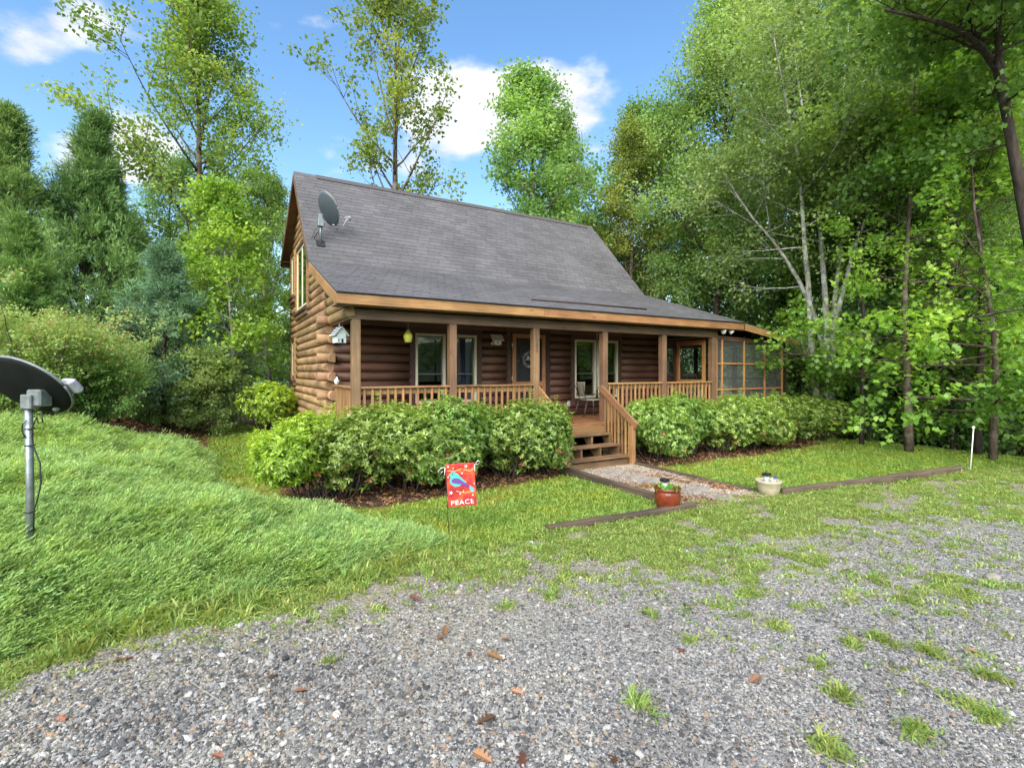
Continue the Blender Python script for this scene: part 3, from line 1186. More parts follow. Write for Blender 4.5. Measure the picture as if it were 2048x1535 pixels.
for i in range(5):
    x = u0 + w + (u1 - u0 - 2 * w) * (i + 1) / 6
    box('spindle', x - .014, x + .014, v + .006, v + .03, 1.47, 1.55, M['door_wood'], sd_)
put('door_screen', mesh('door_screen', [(u0 + w, v + .02, zb + .1), (u1 - w, v + .02, zb + .1), (u1 - w, v + .02, zt - w), (u0 + w, v + .02, zt - w)], [(0, 1, 2, 3)], M['door_screen']), sd_)
for zz in (2.55, 1.75):
    box('hinge', u0 - .03, u0 + .0, v - .012, v - .002, zz - .04, zz + .04, M['steel'], sd_)
lathe('door_knob', [(.001, -.03), (.02, -.025), (.028, 0), (.02, .025), (.001, .03)], M['brass'], sd_, (u0 + .19, v + .06, 2.16), 10)

# ---- roof
roofmb = MB()


def slab(mb, P, th=.05):
    P = [Vector(p) for p in P]
    n = (P[1] - P[0]).cross(P[2] - P[0]).normalized()
    if n.z < 0:
        n = -n
    k = len(P)
    mb.add([tuple(p) for p in P] + [tuple(p - n * th) for p in P], [tuple(range(k)), tuple(range(2 * k - 1, k - 1, -1))] + [(i, (i + 1) % k, k + (i + 1) % k, k + i) for i in range(k)])


HB = (9.9, EAVE_V, EAVE_Z)
TIP = (12.40, EAVE_V, 2.845)
slab(roofmb, [(RU0, BRK_V, BRK_Z), (RU1, BRK_V, BRK_Z), (RU1, RID_V, RID_Z), (RU0, RID_V, RID_Z)])
slab(roofmb, [(RU0, EAVE_V, EAVE_Z), HB, (RU1, BRK_V, BRK_Z), (RU0, BRK_V, BRK_Z)])
slab(roofmb, [(RU0, RID_V, RID_Z), (RU1, RID_V, RID_Z), (RU1, REAR_V, REAR_Z), (RU0, REAR_V, REAR_Z)])
slab(roofmb, [HB, TIP, (RU1, BRK_V, BRK_Z)])
slab(roofmb, [(RU1, BRK_V, BRK_Z), TIP, (12.4, 5.6, 2.845)])
slab(roofmb, [(RU1, BRK_V, BRK_Z), (12.4, 5.6, 2.845), (RU1 - .05, 5.6, BRK_Z)])
roofmb.F = [f for f in roofmb.F]
roof = put('roof', mesh('roof', roofmb.V, roofmb.F, M['shingle_base'] if 'shingle_base' in M else M['shingle'], attr={'tone': np.full(len(roofmb.V), .4)}), cabin)


def shingle_vf(w, e, seed, cut=0.0):
    """local: x along the eave, y up the slope, z off the roof; the butt stands proud"""
    g = .009
    lo, hi = .008, .002
    V = [(g, 0, lo), (w - g, 0, lo), (w - g, e + .02, hi), (g, e + .02, hi), (g, 0, -.002), (w - g, 0, -.002), (w - g, e + .02, -.002), (g, e + .02, -.002)]
    F = [(0, 1, 2, 3), (4, 5, 1, 0), (5, 6, 2, 1), (7, 4, 0, 3)]
    return V, F


TONES = np.random.default_rng(3).random(10)
SHE = .145
SHW = .32
shv = []
for i in range(10):
    V_, F_ = shingle_vf(SHW, SHE, i)
    shv.append(mesh('shingle', V_, F_, M['shingle'], attr={'tone': np.full(8, TONES[i])}))
cand = []
for (o, top, r1f) in ((Vector((RU0, BRK_V, BRK_Z)), Vector((RU0, RID_V, RID_Z)), lambda s: RU1),
                      (Vector((RU0, EAVE_V - .015, EAVE_Z - .005)), Vector((RU0, BRK_V, BRK_Z)), lambda s: HB[0] + (RU1 - HB[0]) * s)):
    sl_ = (top - o)
    LS = sl_.length
    es = sl_.normalized()
    eu = Vector((1, 0, 0))
    en = eu.cross(es)
    nc = int(LS / SHE)
    e_ = LS / nc
    for c in range(nc):
        off = (c % 2) * SHW * .5 + (c % 3) * .05 - SHW
        umax = r1f((c + .5) / nc)
        nn = int((umax - RU0) / SHW) + 3
        for j in range(nn):
            a = RU0 - .02 + off + j * SHW
            b = a + SHW
            ca, cb = max(a, RU0 - .02), min(b, umax + .02)
            if cb - ca < .04:
                continue
            org = o + es * (c * e_) + Vector((ca - RU0, 0, 0)) + en * (.004 + .002 * rng.random())
            cc = org + eu * .15 + es * .07
            dd = (np.array(cc) - CAM)
            dep = dd @ FW
            px = CXP + FPX * (dd @ RT) / dep
            size = (SHW * FPX / dep) * (abs(en @ Vector((-dd / np.linalg.norm(dd)).tolist()))) / dep
            full = (cb - ca) > SHW - .001
            cand.append((-size if full else 1, org, cb - ca, eu, es, en, int(rng.integers(10))))
cand.sort(key=lambda t: t[0])
jV, jF, jT = [], [], []
for n_, (s, org, w_, eu, es, en, ti) in enumerate(cand):
    Mx = Matrix((eu, es, en)).transposed().to_4x4()
    Mx.translation = org
    if n_ < 300:
        ob = put('shingle', shv[ti], roof)
        ob.matrix_local = Mx
    else:
        V_, F_ = shingle_vf(w_, SHE, 0)
        b = len(jV)
        jV += [tuple(Mx @ Vector(v)) for v in V_]
        jF += [tuple(i + b for i in f) for f in F_]
        jT += [float(rng.random())] * 8
o = put('shingle_courses', mesh('shingle_courses', jV, jF, M['shingle'], attr={'tone': jT}), roof)
o['kind'] = 'stuff'
# ridge cap
mb = MB()
mb.add([(.15, RID_V - .14, RID_Z - .11), (.15, RID_V, RID_Z + .03), (.15, RID_V + .14, RID_Z - .03), (RU1 - .25, RID_V - .14, RID_Z - .11), (RU1 - .25, RID_V, RID_Z + .03), (RU1 - .25, RID_V + .14, RID_Z - .03)],
       [(0, 3, 4, 1), (1, 4, 5, 2), (0, 1, 2), (3, 5, 4)])
o = mb.obj('ridge_cap', plain('ridge_felt', (.06, .052, .05), .85, nscale=60), roof)

# fascia and rake boards
fb = box('fascia', RU0 - .01, 3.58, EAVE_V - .02, EAVE_V + .02, EAVE_Z - .195, EAVE_Z - .03, M['trim_gold'], cabin)
box('fascia', 3.584, 9.9, EAVE_V - .02, EAVE_V + .02, EAVE_Z - .195, EAVE_Z - .03, M['trim_gold'], cabin)
beam('rake_fascia', (9.86, EAVE_V, EAVE_Z - .115), (12.41, EAVE_V, 2.845 - .115), .04, .165, M['trim_gold'], cabin)
beam('eave_drip_edge', (RU0 - .02, EAVE_V - .03, EAVE_Z - .012), (9.91, EAVE_V - .03, EAVE_Z - .012), .03, .02, M['black_metal'], cabin)
beam('rake_board', (RU0, EAVE_V + .02, EAVE_Z - .125), (RU0, BRK_V, BRK_Z - .125), .035, .17, M['trim_gold_v'], cabin)
beam('rake_board', (RU0 + .0, BRK_V, BRK_Z - .12), (RU0 + .0, RID_V, RID_Z - .12), .035, .16, M['beam'], cabin)
beam('rake_board', (RU0 + .0, RID_V, RID_Z - .11), (RU0 + .0, REAR_V, REAR_Z - .11), .035, .16, M['beam'], cabin)
# soffits under the overhangs
mb = MB()
slab(mb, [(RU0 + .02, EAVE_V + .02, EAVE_Z - .19), (12.3, EAVE_V + .02, EAVE_Z - .19) if False else (9.9, EAVE_V + .02, EAVE_Z - .19), (9.9, .2, EAVE_Z - .17), (RU0 + .02, .2, EAVE_Z - .17)], .02)
mb.obj('eave_soffit', M['soffit'], cabin)
mb = MB()
slab(mb, [(WU0 - .1, .09, 2.985), (9.2, .09, 2.985), (9.2, WV0 - .05, 2.985), (WU0 - .1, WV0 - .05, 2.985)], .02)
mb.obj('porch_ceiling', M['soffit'], cabin)
mb = MB()
for (v0_, z0_, v1_, z1_) in ((BRK_V, BRK_Z, RID_V, RID_Z), (RID_V, RID_Z, REAR_V, REAR_Z)):
    slab(mb, [(RU0 + .02, v0_, z0_ - .1), (WU0, v0_, z0_ - .1), (WU0, v1_, z1_ - .1), (RU0 + .02, v1_, z1_ - .1)], .015)
slab(mb, [(RU0 + .02, REAR_V - .3, 5.2), (WU0, REAR_V - .3, 5.2), (WU0, REAR_V, 5.14), (RU0 + .02, REAR_V, 5.14)], .02)
mb.obj('rake_soffit', M['soffit'], cabin)
beam('rear_fascia', (RU0, REAR_V, REAR_Z - .11), (RU1, REAR_V, REAR_Z - .11), .04, .16, M['beam'], cabin)
# porch beam
box('porch_beam', -.1, 9.2, -.075, .085, 2.79, 2.965, M['beam'], cabin)
box('porch_beam', -.08, .08, .09, WV0 - .1, 2.80, 2.96, M['beam'], cabin)

# ---- porch deck
deck = box('porch_deck', -.05, 9.1, -.06, WV0 - .12, DECK - .24, DECK - .045, M['tread'], cabin)
for i in range(13):
    a = -.11 + i * .142
    box('deck_board', -.09, 9.12, a, a + .138, DECK - .04, DECK, M['deck'], deck, .003).matrix_parent_inverse = Matrix.Translation(deck.location).inverted()
box('deck_edge_board', 3.68, 5.32, -.13, -.068, DECK - .25, DECK - .045, M['rail_x'], deck, .003).matrix_parent_inverse = Matrix.Translation(deck.location).inverted()
box('deck_floor', 9.13, 12.2, -.06, 4.6, DECK - .2, DECK, M['deck'], cabin)

# posts
PU = [0.0, 1.756, 3.59, 5.41, 7.26, 9.08]
for i, u in enumerate(PU):
    w = .07 if i < 5 else .085
    p_ = box('post', u - w, u + w, -.07, .07, DECK + .002, 2.79, M['post'], cabin, .006)

# railings
RT_Z = 1.66


def railing(u0, u1, v=0.0):
    r_ = box('railing', u0, u1, v - .075, v + .065, RT_Z - .035, RT_Z, M['rail_x'], cabin, .004)
    inv = Matrix.Translation(r_.location).inverted()
    box('rail', u0, u1, v - .008, v + .03, RT_Z - .14, RT_Z - .037, M['rail_x'], r_).matrix_parent_inverse = inv
    n = int((u1 - u0) / .128)
    V_, F_ = boxvf(-.019, .019, -.019, .019, 0, .88, .003)
    me = fixn(mesh('baluster', V_, F_, M['rail_z']))
    for i in range(n):
        u = u0 + (u1 - u0) * (i + .5) / n
        b_ = put('baluster', me, r_, (u, v - .029, RT_Z - .917))
        b_.matrix_parent_inverse = inv
    return r_


railing(.072, 1.756 - .072)
railing(1.756 + .072, 3.59 - .072)
railing(5.41 + .072, 7.26 - .072)
railing(7.26 + .072, 9.08 - .09)
# the porch's open left end
r_ = box('railing', -.075, .065, .072, WV0 - .14, RT_Z - .035, RT_Z, M['rail_y'], cabin, .004)
inv = Matrix.Translation(r_.location).inverted()
box('rail', -.008, .03, .075, WV0 - .14, RT_Z - .14, RT_Z - .037, M['rail_y'], r_).matrix_parent_inverse = inv
V_, F_ = boxvf(-.019, .019, -.019, .019, 0, .88, .003)
me = fixn(mesh('baluster', V_, F_, M['rail_z']))
for i in range(12):
    put('baluster', me, r_, (-.029, .14 + i * .128, RT_Z - .917)).matrix_parent_inverse = inv

# stairs
SU0, SU1 = 3.70, 5.27
st = box('stairs', SU0, SU1, -.92, -.88, .0, .0 + .13, M['tread'], cabin)
inv = Matrix.Translation(st.location).inverted()
for zt_, vf in ((.60, -.16), (.40, -.43), (.20, -.70)):
    for a in (0, .14):
        box('tread', SU0, SU1, vf - .27 + a, vf - .27 + a + .132, zt_ - .04, zt_, M['tread'], st, .005).matrix_parent_inverse = inv
for u in (SU0 + .02, SU0 + .53, SU1 - .55, SU1 - .06):
    mb = MB()
    prof = [(-.1, DECK - .25), (-.1, .56), (-.42, .56), (-.42, .36), (-.69, .36), (-.69, .16), (-.90, .16), (-.90, -.05), (-.72, -.05)]
    n_ = len(prof)
    mb.add([(u, a, b) for a, b in prof] + [(u + .04, a, b) for a, b in prof], [tuple(range(n_)), tuple(range(2 * n_ - 1, n_ - 1, -1))] + [(i, (i + 1) % n_, n_ + (i + 1) % n_, n_ + i) for i in range(n_)])
    mb.obj('stringer', M['tread'], st).matrix_parent_inverse = inv
for u, sgn in ((3.66, -1), (5.32, 1)):
    h = box('stair_railing', u - .045, u + .045, -1.045, -.955, -.05, .80, M['rail_z'], cabin, .005)
    inv = Matrix.Translation(h.location).inverted()
    b_ = beam('handrail', (u, -.0, 1.56), (u, -1.12, .80), .05, .14, M['rail_y'], h)
    b_.matrix_parent_inverse = inv
    for i in range(8):
        t = (i + .6) / 8.4
        vv = -.06 - t * .9
        zz = 1.52 - .6786 * (-vv) - .03
        lo = max(0.02, .62 - (-vv) * .72)
        box('baluster', u - .018 + .03 * sgn, u + .018 + .03 * sgn, vv - .02, vv + .02, lo - .05, zz, M['rail_z'], h, .003).matrix_parent_inverse = inv

# lattice skirt below the deck
mb = MB()
for (a, b) in ((-.05, 3.6), (5.4, 12.15)):
    n_ = int((b - a + .8) / .105)
    for i in range(n_):
        for s in (-1, 1):
            x0 = a - .4 + i * .105 if s > 0 else a + i * .105
            x1 = x0 + s * .62 if s > 0 else x0 - .62
            P0, P1 = np.array([x0, 0]), np.array([x1, .62])
            # clip to the panel
            ts = [0, 1]
            for lim, sg in ((a, 1), (b, -1)):
                d0, d1 = (P0[0] - lim) * sg, (P1[0] - lim) * sg
                if d0 < 0 and d1 < 0:
                    ts = None
                    break
                if d0 < 0:
                    ts[0] = max(ts[0], d0 / (d0 - d1))
                if d1 < 0:
                    ts[1] = min(ts[1], d0 / (d0 - d1))
            if not ts or ts[1] - ts[0] < .05:
                continue
            A, B = P0 + (P1 - P0) * ts[0], P0 + (P1 - P0) * ts[1]
            d = (B - A) / np.linalg.norm(B - A)
            nrm = np.array([-d[1], d[0]]) * .018
            y = .01 if s > 0 else .018
            q = [A + nrm, B + nrm, B - nrm, A - nrm]
            mb.add([(p[0], y, p[1] - .02) for p in q] + [(p[0], y + .007, p[1] - .02) for p in q], [(0, 1, 2, 3), (7, 6, 5, 4), (0, 4, 5, 1), (1, 5, 6, 2), (2, 6, 7, 3), (3, 7, 4, 0)])
o = mb.obj('lattice_skirt', M['lattice'], cabin)
o['kind'] = 'stuff'
# stair side lattice panel seen through the balusters
mb = MB()
for i in range(9):
    for s in (-1, 1):
        y0 = -1.0 + i * .105
        P = [(y0, 0), (y0 + s * .5, .5)]
        y1, z1 = max(-.98, min(-.05, P[1][0])), None
        f_ = (y1 - y0) / (s * .5)
        if f_ < .1:
            continue
        z1 = .5 * f_
        d = np.array([y1 - y0, z1])
        d /= np.linalg.norm(d)
        nn = np.array([-d[1], d[0]]) * .017
        q = [np.array([y0, 0]) + nn, np.array([y1, z1]) + nn, np.array([y1, z1]) - nn, np.array([y0, 0]) - nn]
        x = 5.385 + (.008 if s > 0 else 0)
        mb.add([(x, p[0], p[1]) for p in q] + [(x + .007, p[0], p[1]) for p in q], [(0, 1, 2, 3), (7, 6, 5, 4), (0, 4, 5, 1), (1, 5, 6, 2), (2, 6, 7, 3), (3, 7, 4, 0)])
o = mb.obj('stair_lattice', M['lattice'], cabin)
o['kind'] = 'stuff'

# ---- screened porch
sp = box('screened_porch', 12.10, 12.24, -.06, .06, DECK + .002, 2.66, M['dark_wood'], cabin)
inv = Matrix.Translation(sp.location).inverted()


def sbox(name, *a, mat='door_wood'):
    o_ = box(name, *a, M[mat], sp, .004)
    o_.matrix_parent_inverse = inv
    return o_


for u in (9.20, 9.42, 10.34, 11.26, 12.08):
    sbox('mullion', u - .022, u + .022, -.05, -.012, DECK + .002, 2.75 if u < 11 else 2.66)
for zz in (1.44, 2.12):
    for a, b in ((9.222, 9.398), (9.442, 10.318), (10.362, 11.238), (11.282, 12.058)):
        sbox('transom', a, b, -.048, -.014, zz - .022, zz + .022)
sbox('sill_rail', 9.18, 12.09, -.055, .03, DECK + .004, DECK + .09)
# header that follows the falling roof
beam('header', (9.18, .0, 2.80), (12.22, .0, 2.70), .08, .12, M['beam'], sp).matrix_parent_inverse = inv
put('insect_screen', mesh('insect_screen', [(9.2, -.005, DECK + .05), (12.1, -.005, DECK + .05), (12.1, -.005, 2.7), (9.2, -.005, 2.76)], [(0, 1, 2, 3)], M['screen']), sp).matrix_parent_inverse = inv
# right and rear sides
for vv in (.06, 1.5, 3.0, 4.5):
    sbox('post', 12.12, 12.22, vv + .02, vv + .12, DECK + .002, 2.7, mat='dark_wood')
for uu in (9.35, 10.7):
    sbox('post', uu, uu + .1, 4.5, 4.6, DECK + .002, 2.8, mat='dark_wood')
for zz in (DECK + .9, ):
    sbox('transom', 12.14, 12.18, .1, 4.5, zz - .025, zz + .025, mat='dark_wood')
    sbox('transom', 9.2, 12.1, 4.53, 4.57, zz - .025, zz + .025, mat='dark_wood')
put('insect_screen', mesh('insect_screen', [(12.16, .1, DECK + .05), (12.16, 4.5, DECK + .05), (12.16, 4.5, 2.7), (12.16, .1, 2.7)], [(0, 1, 2, 3)], M['screen']), sp).matrix_parent_inverse = inv
put('insect_screen', mesh('insect_screen', [(9.1, 4.55, DECK + .05), (12.1, 4.55, DECK + .05), (12.1, 4.55, 2.7), (9.1, 4.55, 2.7)], [(0, 1, 2, 3)], M['screen']), sp).matrix_parent_inverse = inv
mb = MB()
slab(mb, [(9.2, .06, 2.86), (12.2, .06, 2.74), (12.2, 4.6, 2.74), (9.2, 4.6, 2.9)], .02)
mb.obj('porch_ceiling', M['dark_wood'], sp).matrix_parent_inverse = inv
# partition with its screen door, at the end of the porch
sbox('partition_post', 9.02, 9.12, 1.18, 1.26, DECK + .002, 2.78, mat='casing')
d_ = sbox('screen_door', 9.04, 9.08, .20, .30, DECK + .02, 2.74)
sbox('door_stile', 9.04, 9.08, 1.05, 1.15, DECK + .02, 2.74)
sbox('door_rail', 9.04, 9.08, .302, 1.048, 2.62, 2.74)
sbox('door_rail', 9.04, 9.08, .302, 1.048, DECK + .02, DECK + .2)
sbox('door_rail', 9.04, 9.08, .302, 1.048, 1.6, 1.69)
sbox('partition_header', 9.02, 9.11, .1, WV0 - .1, 2.755, 2.79, mat='casing')
sbox('partition_rail', 9.03, 9.09, 1.262, WV0 - .12, 1.62, 1.70, mat='casing')

# twin flood lamp under the rake
fl = thing('flood_light', 'twin flood lamp under the roof edge at the screened porch corner', 'lamp', (9.33, -.16, 2.93))
lathe('mount', [(.05, .0), (.05, .03)], M['black_metal'], fl, (0, .06, 0), 12, (R(90), 0, 0))
for s, rz in ((-.11, -25), (.15, 50)):
    hd = lathe('lamp_head', [(.02, .11), (.035, .09), (.06, .02), (.065, 0), (.055, -.004)], M['white'], fl, (s, -.06, .0), 14, (R(68), 0, R(rz)))
    lathe('lens', [(.05, -.006), (.03, -.016), (.001, -.02)], M['flood_lens'], hd, (0, 0, 0), 14)
    tube('arm', [(s * .1, .04, 0), (s * .6, .03, .02), (s, .02, .02)], .012, M['black_metal'], fl)

# long pipe lying on the porch roof
zr = lambda v: roof_z(v)
tag(tube('roof_pipe', [(3.62, .17, zr(.17) + .035), (5.2, .19, zr(.19) + .035), (6.9, .17, zr(.17) + .035)], .017, M['rust']), 'long thin dark rod lying along the porch roof above the eave', 'rod')
# house number on the third post
num = 0
for i, ch in enumerate('1380'):
    cu = bpy.data.curves.new('digit', 'FONT')
    cu.body = ch
    cu.size = .115
    cu.extrude = .003
    cu.align_x = 'CENTER'
    to = bpy.data.objects.new('digit', cu)
    COL.objects.link(to)
    bpy.context.view_layer.update()
    me = bpy.data.meshes.new_from_object(to.evaluated_get(bpy.context.evaluated_depsgraph_get()))
    bpy.data.objects.remove(to)
    me.materials.clear()
    me.materials.append(M['number'])
    o = put('house_number', me, cabin, (3.59, -.074, 2.60 - i * .1), (R(90), 0, 0))

# ------------------------------------------------------------------ satellite dishes


def dish_me(a, b, depth, mat_front, mat_back):
    """an oval reflector in the XZ plane, hollow towards +Y, with a rolled rim"""
    V, F = [], []
    nr, na = 9, 40
    for side, off in ((0, 0.0), (1, -.012)):
        V.append((0, off, 0))
        for i in range(1, nr + 1):
            r = i / nr
            for j in range(na):
                t = 2 * math.pi * j / na
                V.append((a * r * math.cos(t), off + depth * r * r, b * r * math.sin(t)))
    n1 = 1 + nr * na
    mi = []
    for s in (0, 1):
        o_ = s * n1
        for j in range(na):
            j2 = (j + 1) % na
            F.append((o_, o_ + 1 + j, o_ + 1 + j2)); mi.append(s)
        for i in range(nr - 1):
            for j in range(na):
                j2 = (j + 1) % na
                F.append((o_ + 1 + i * na + j, o_ + 1 + (i + 1) * na + j, o_ + 1 + (i + 1) * na + j2, o_ + 1 + i * na + j2)); mi.append(s)
    for j in range(na):
        j2 = (j + 1) % na
        F.append((1 + (nr - 1) * na + j, 1 + (nr - 1) * na + j2, n1 + 1 + (nr - 1) * na + j2, n1 + 1 + (nr - 1) * na + j)); mi.append(0)
    me = mesh('reflector', V, F, [mat_front, mat_back], True)
    me.polygons.foreach_set('material_index', mi)
    return fixn(me)


def rim(a, b, depth, mat, parent):
    t = np.linspace(0, 2 * math.pi, 49)
    return tube('rim', np.stack([a * np.cos(t), np.full(49, depth), b * np.sin(t)], -1), .011, mat, parent, 6)


# on the roof
base = np.array([-.08, 2.93, 0])
base[2] = roof_z(2.93) + .012
rd = thing('satellite_dish', 'grey oval satellite dish bolted to the shingle roof near the gable end', 'satellite dish', base)
tube('mast', [(0, -.02, 0), (0, -.02, .28), (.01, -.03, .42)], .024, M['galv'], rd, 10)
box('foot_plate', -.09, .09, -.13, .08, -.005, .012, M['black_metal'], rd, rot=(math.atan(1.088), 0, 0))
tube('strut', [(-.12, .1, .12), (-.02, -.02, .3)], .01, M['black_metal'], rd)
face = Vector((.62, .36, .34))         # the hollow side looks away to the right
br = put('bracket', None, rd)
bpy.data.objects.remove(br)
mb = MB()
mb.box(-.06, .06, -.10, .03, .36, .52, .01).box(-.035, .05, -.02, .1, .46, .66, .01)
mb.obj('bracket', M['galv'], rd)
q = face.to_track_quat('Y', 'Z').to_euler()
me = dish_me(.27, .37, .06, M['dish_grey'], M['dish_grey'])
rf = put('reflector', me, rd, (.14, .03, .78), q)
rim(.27, .37, .06, M['rim_grey'], rf)
tube('feed_arm', [(.02, -.01, -.34), (.0, .3, -.42), (0, .5, -.3)], .014, M['lnb'], rf)
mb = MB()
mb.box(-.09, .09, .49, .55, -.32, -.25, .015).box(-.03, .03, .47, .58, -.36, -.30, .01)
mb.obj('feed_horn', M['lnb'], rf)
tube('cable', [(-.03, -.05, .4), (-.12, -.02, .25), (-.16, .03, .12), (-.19, .12, .12)], .006, M['cable'], rd)

# on its pole in the juniper bed
pb = atd(60, 1075, 4.1)
gz = hgt1(pb[0], pb[1])
pd_ = thing('satellite_dish', 'black oval satellite dish on a grey metal pole in the juniper bed', 'satellite dish', (pb[0], pb[1], gz))
top = atd(56, 803, 4.1)
H = top[2] - gz
tube('pole', [(0, 0, -.1), (0, 0, H * .5), (-.01, 0, H)], .0275, M['galv'], pd_, 14)
mb = MB()
mb.box(-.045, .045, -.045, .045, H - .06, H + .06, .008).box(-.02, .1, -.02, .1, H - .04, H + .1, .012)
bk = mb.obj('bracket', M['galv'], pd_)
bk.rotation_euler = (0, 0, -YAW)
dv = Vector((FW * .72 + RT * .16 + np.array([0, 0, .62])).tolist())
q = dv.to_track_quat('Y', 'Z').to_euler()
me = dish_me(.385, .31, .06, M['dish_dark'], M['dish_dark'])
ctr = atd(44, 780, 4.17) - np.array([pb[0], pb[1], gz])
rf = put('reflector', me, pd_, ctr, q)
rim(.385, .31, .06, M['rim_grey'], rf)
tube('feed_arm', [(.1, .02, -.25), (.22, .1, -.2), (.34, .12, -.08)], .02, M['lnb'], rf)
mb = MB()
mb.box(.3, .43, .08, .15, -.12, .02, .02)
mb.obj('feed_horn', M['lnb'], rf)
p3 = lambda x, y, d=4.06: tuple(atd(x, y, d) - np.array([pb[0], pb[1], gz]))
tube('cable', [p3(82, 828), p3(86, 845), p3(76, 846), p3(74, 834), p3(66, 850), p3(64, 872), p3(66, 890), p3(80, 925), p3(82, 965), p3(76, 995), p3(68, 1020), p3(67, 1062)], .0055, M['cable'], pd_, 6)
tube('cable', [p3(54, 840), p3(45, 848), p3(44, 862), p3(51, 876)], .005, M['cable'], pd_, 6)
for y in (857, 890, 1023, 1060):
    c = np.array(p3(58, y, 4.1))
    t = np.linspace(0, 2 * math.pi, 17)
    tube('cable_tie', np.stack([.031 * np.cos(t), .031 * np.sin(t), np.full(17, c[2])], -1), .005, M['cable'], pd_, 5)

# ------------------------------------------------------------------ hanging things on the porch
bh = thing('birdhouse', 'pale blue birdhouse with stick roof hanging at the porch corner', 'birdhouse', (-.14, .62, 2.42), (0, 0, R(12)))
w, h, r = .085, .16, .12
mb = MB()
prof = [(-w, 0), (w, 0), (w, h), (0, h + .11), (-w, h)]
mb.add([(a, -.09, b) for a, b in prof] + [(a, .09, b) for a, b in prof], [tuple(range(5)), tuple(range(9, 4, -1))] + [(i, (i + 1) % 5, 5 + (i + 1) % 5, 5 + i) for i in range(5)])
mb.obj('body', M['offwhite_paint'], bh)
for s in (-1, 1):
    rfb = beam('roof_panel', (0, 0, h + .125), (s * .135, 0, h - .035), .24, .012, M['offwhite_paint'], bh, up=(0, 1, 0) if False else (0, 0, 1))
    for i in range(5):
        t = (i + .5) / 5
        tube('stick', [(s * .135 * t, -.13, h + .142 - .16 * t), (s * .135 * t, .13, h + .14 - .16 * t)], .009, M['bark_brown'], bh, 6)
box('doorway', .0, .035, -.096, -.089, .005, .075, M['dark'], bh)
box('perch', -.055, -.04, -.096, -.089, .02, .07, M['dark'], bh)
tube('hanger', [(0, 0, h + .12), (0, 0, .34)], .005, M['skin_rope'], bh)

jr = thing('hanging_lantern', 'yellow glass jar lantern hanging from the porch ceiling', 'lantern', (1.08, .5, 2.46))
lathe('jar', [(.05, -.0), (.062, .005), (.08, .07), (.086, .12), (.075, .165), (.045, .185), (.04, .2)], M['yellow_glass'], jr, k=20)
lathe('cap', [(.045, .2), (.047, .225), (.02, .24)], M['brass'], jr, k=16)
tube('hanger', [(0, 0, .235), (0, 0, .52)], .004, M['skin_rope'], jr)

b2 = thing('birdhouse', 'small white wooden birdhouse with slanted roof fixed to the wall beside the door', 'birdhouse', (3.58, WV0 - .13, 2.53))
mb = MB()
mb.box(-.09, .1, -.1, .0, 0, .13, .004)
mb.obj('body', M['white'], b2)
for s, a in ((1, (-.14, .10)), ):
    o = box('roof_panel', -.16, .15, -.17, -.155, .05, .24, M['white'], b2, rot=(R(-38), 0, 0))
    o.location = (0, -.085, .165)
lathe('entrance', [(.02, 0), (.02, .004)], M['dark'], b2, (.01, -.101, .05), 12, (R(90), 0, 0))
lathe('perch_ball', [(.001, -.03), (.024, -.02), (.03, 0), (.024, .02), (.001, .03)], M['white'], b2, (-.13, -.06, .03), 10)

wr = thing('door_wreath', 'pale dried wreath with a looped bow hanging inside the screen door', 'wreath', (4.56, WV0 - .05, 2.2))
t = np.linspace(0, 2 * math.pi, 33)
rr = .17 + .012 * np.sin(t * 9)
o = tube('ring', np.stack([rr * np.cos(t), .01 * np.sin(5 * t), rr * np.sin(t)], -1), .045, M['wreath'], wr, 8)
for s in (-1, 1):
    tube('bow', [(0, -.03, .02), (s * .08, -.05, .08), (s * .11, -.04, .0), (0, -.03, .0)], [.01, .03, .03, .01], M['white'], wr, 8)

# white onion lamp on the railing end by the wall
ol = thing('solar_globe', 'small white globe light on the end railing beside the log corner', 'lamp', (-.05, 1.30, RT_Z))
lathe('globe', [(.012, .0), (.035, .02), (.05, .055), (.045, .09), (.02, .115), (.012, .15)], M['white'], ol, k=16)
t = np.linspace(0, math.pi, 14)
tube('hoop', np.stack([np.zeros(14), -.06 - .17 + .17 * np.cos(t), .12 * np.sin(t) ** .7], -1), .005, M['rust'], ol, 6)

# chair and side table on the porch
ch = thing('porch_chair', 'beige mesh chair with dark metal legs on the porch by the window', 'chair', (5.98, 1.15, DECK), (0, 0, R(-100)))
V, F = [], []
for i, (y, z) in enumerate(((.23, .455), (.12, .44), (0, .43), (-.14, .43), (-.22, .45))):
    for x in np.linspace(-.23, .23, 7):
        V.append((x, y, z - .02 * math.cos(x * 6)))
F = [(i * 7 + j, i * 7 + j + 1, (i + 1) * 7 + j + 1, (i + 1) * 7 + j) for i in range(4) for j in range(6)]
V += [(x, y, z - .022) for x, y, z in V]
F += [tuple(35 + q for q in f[::-1]) for f in F]
edge = [(i, i + 1) for i in range(6)] + [(28 + i + 1, 28 + i) for i in range(6)] + [((i + 1) * 7, i * 7) for i in range(4)] + [(i * 7 + 6, (i + 1) * 7 + 6) for i in range(4)]
F += [(a, b, b + 35, a + 35) for a, b in edge]
seat = put('seat', fixn(mesh('seat', V, F, M['seat_mesh'], True)), ch)
V = []
for i, z in enumerate(np.linspace(.5, .86, 6)):
    t = i / 5
    wd = .1 + .13 * t
    for x in np.linspace(-1, 1, 7):
        V.append((x * wd, -.23 - .10 * t + .05 * x * x * t, z))
F = [(i * 7 + j, i * 7 + j + 1, (i + 1) * 7 + j + 1, (i + 1) * 7 + j) for i in range(5) for j in range(6)]
n_ = len(V)
V += [(x, y - .02, z) for x, y, z in V]
F += [tuple(n_ + q for q in f[::-1]) for f in F]
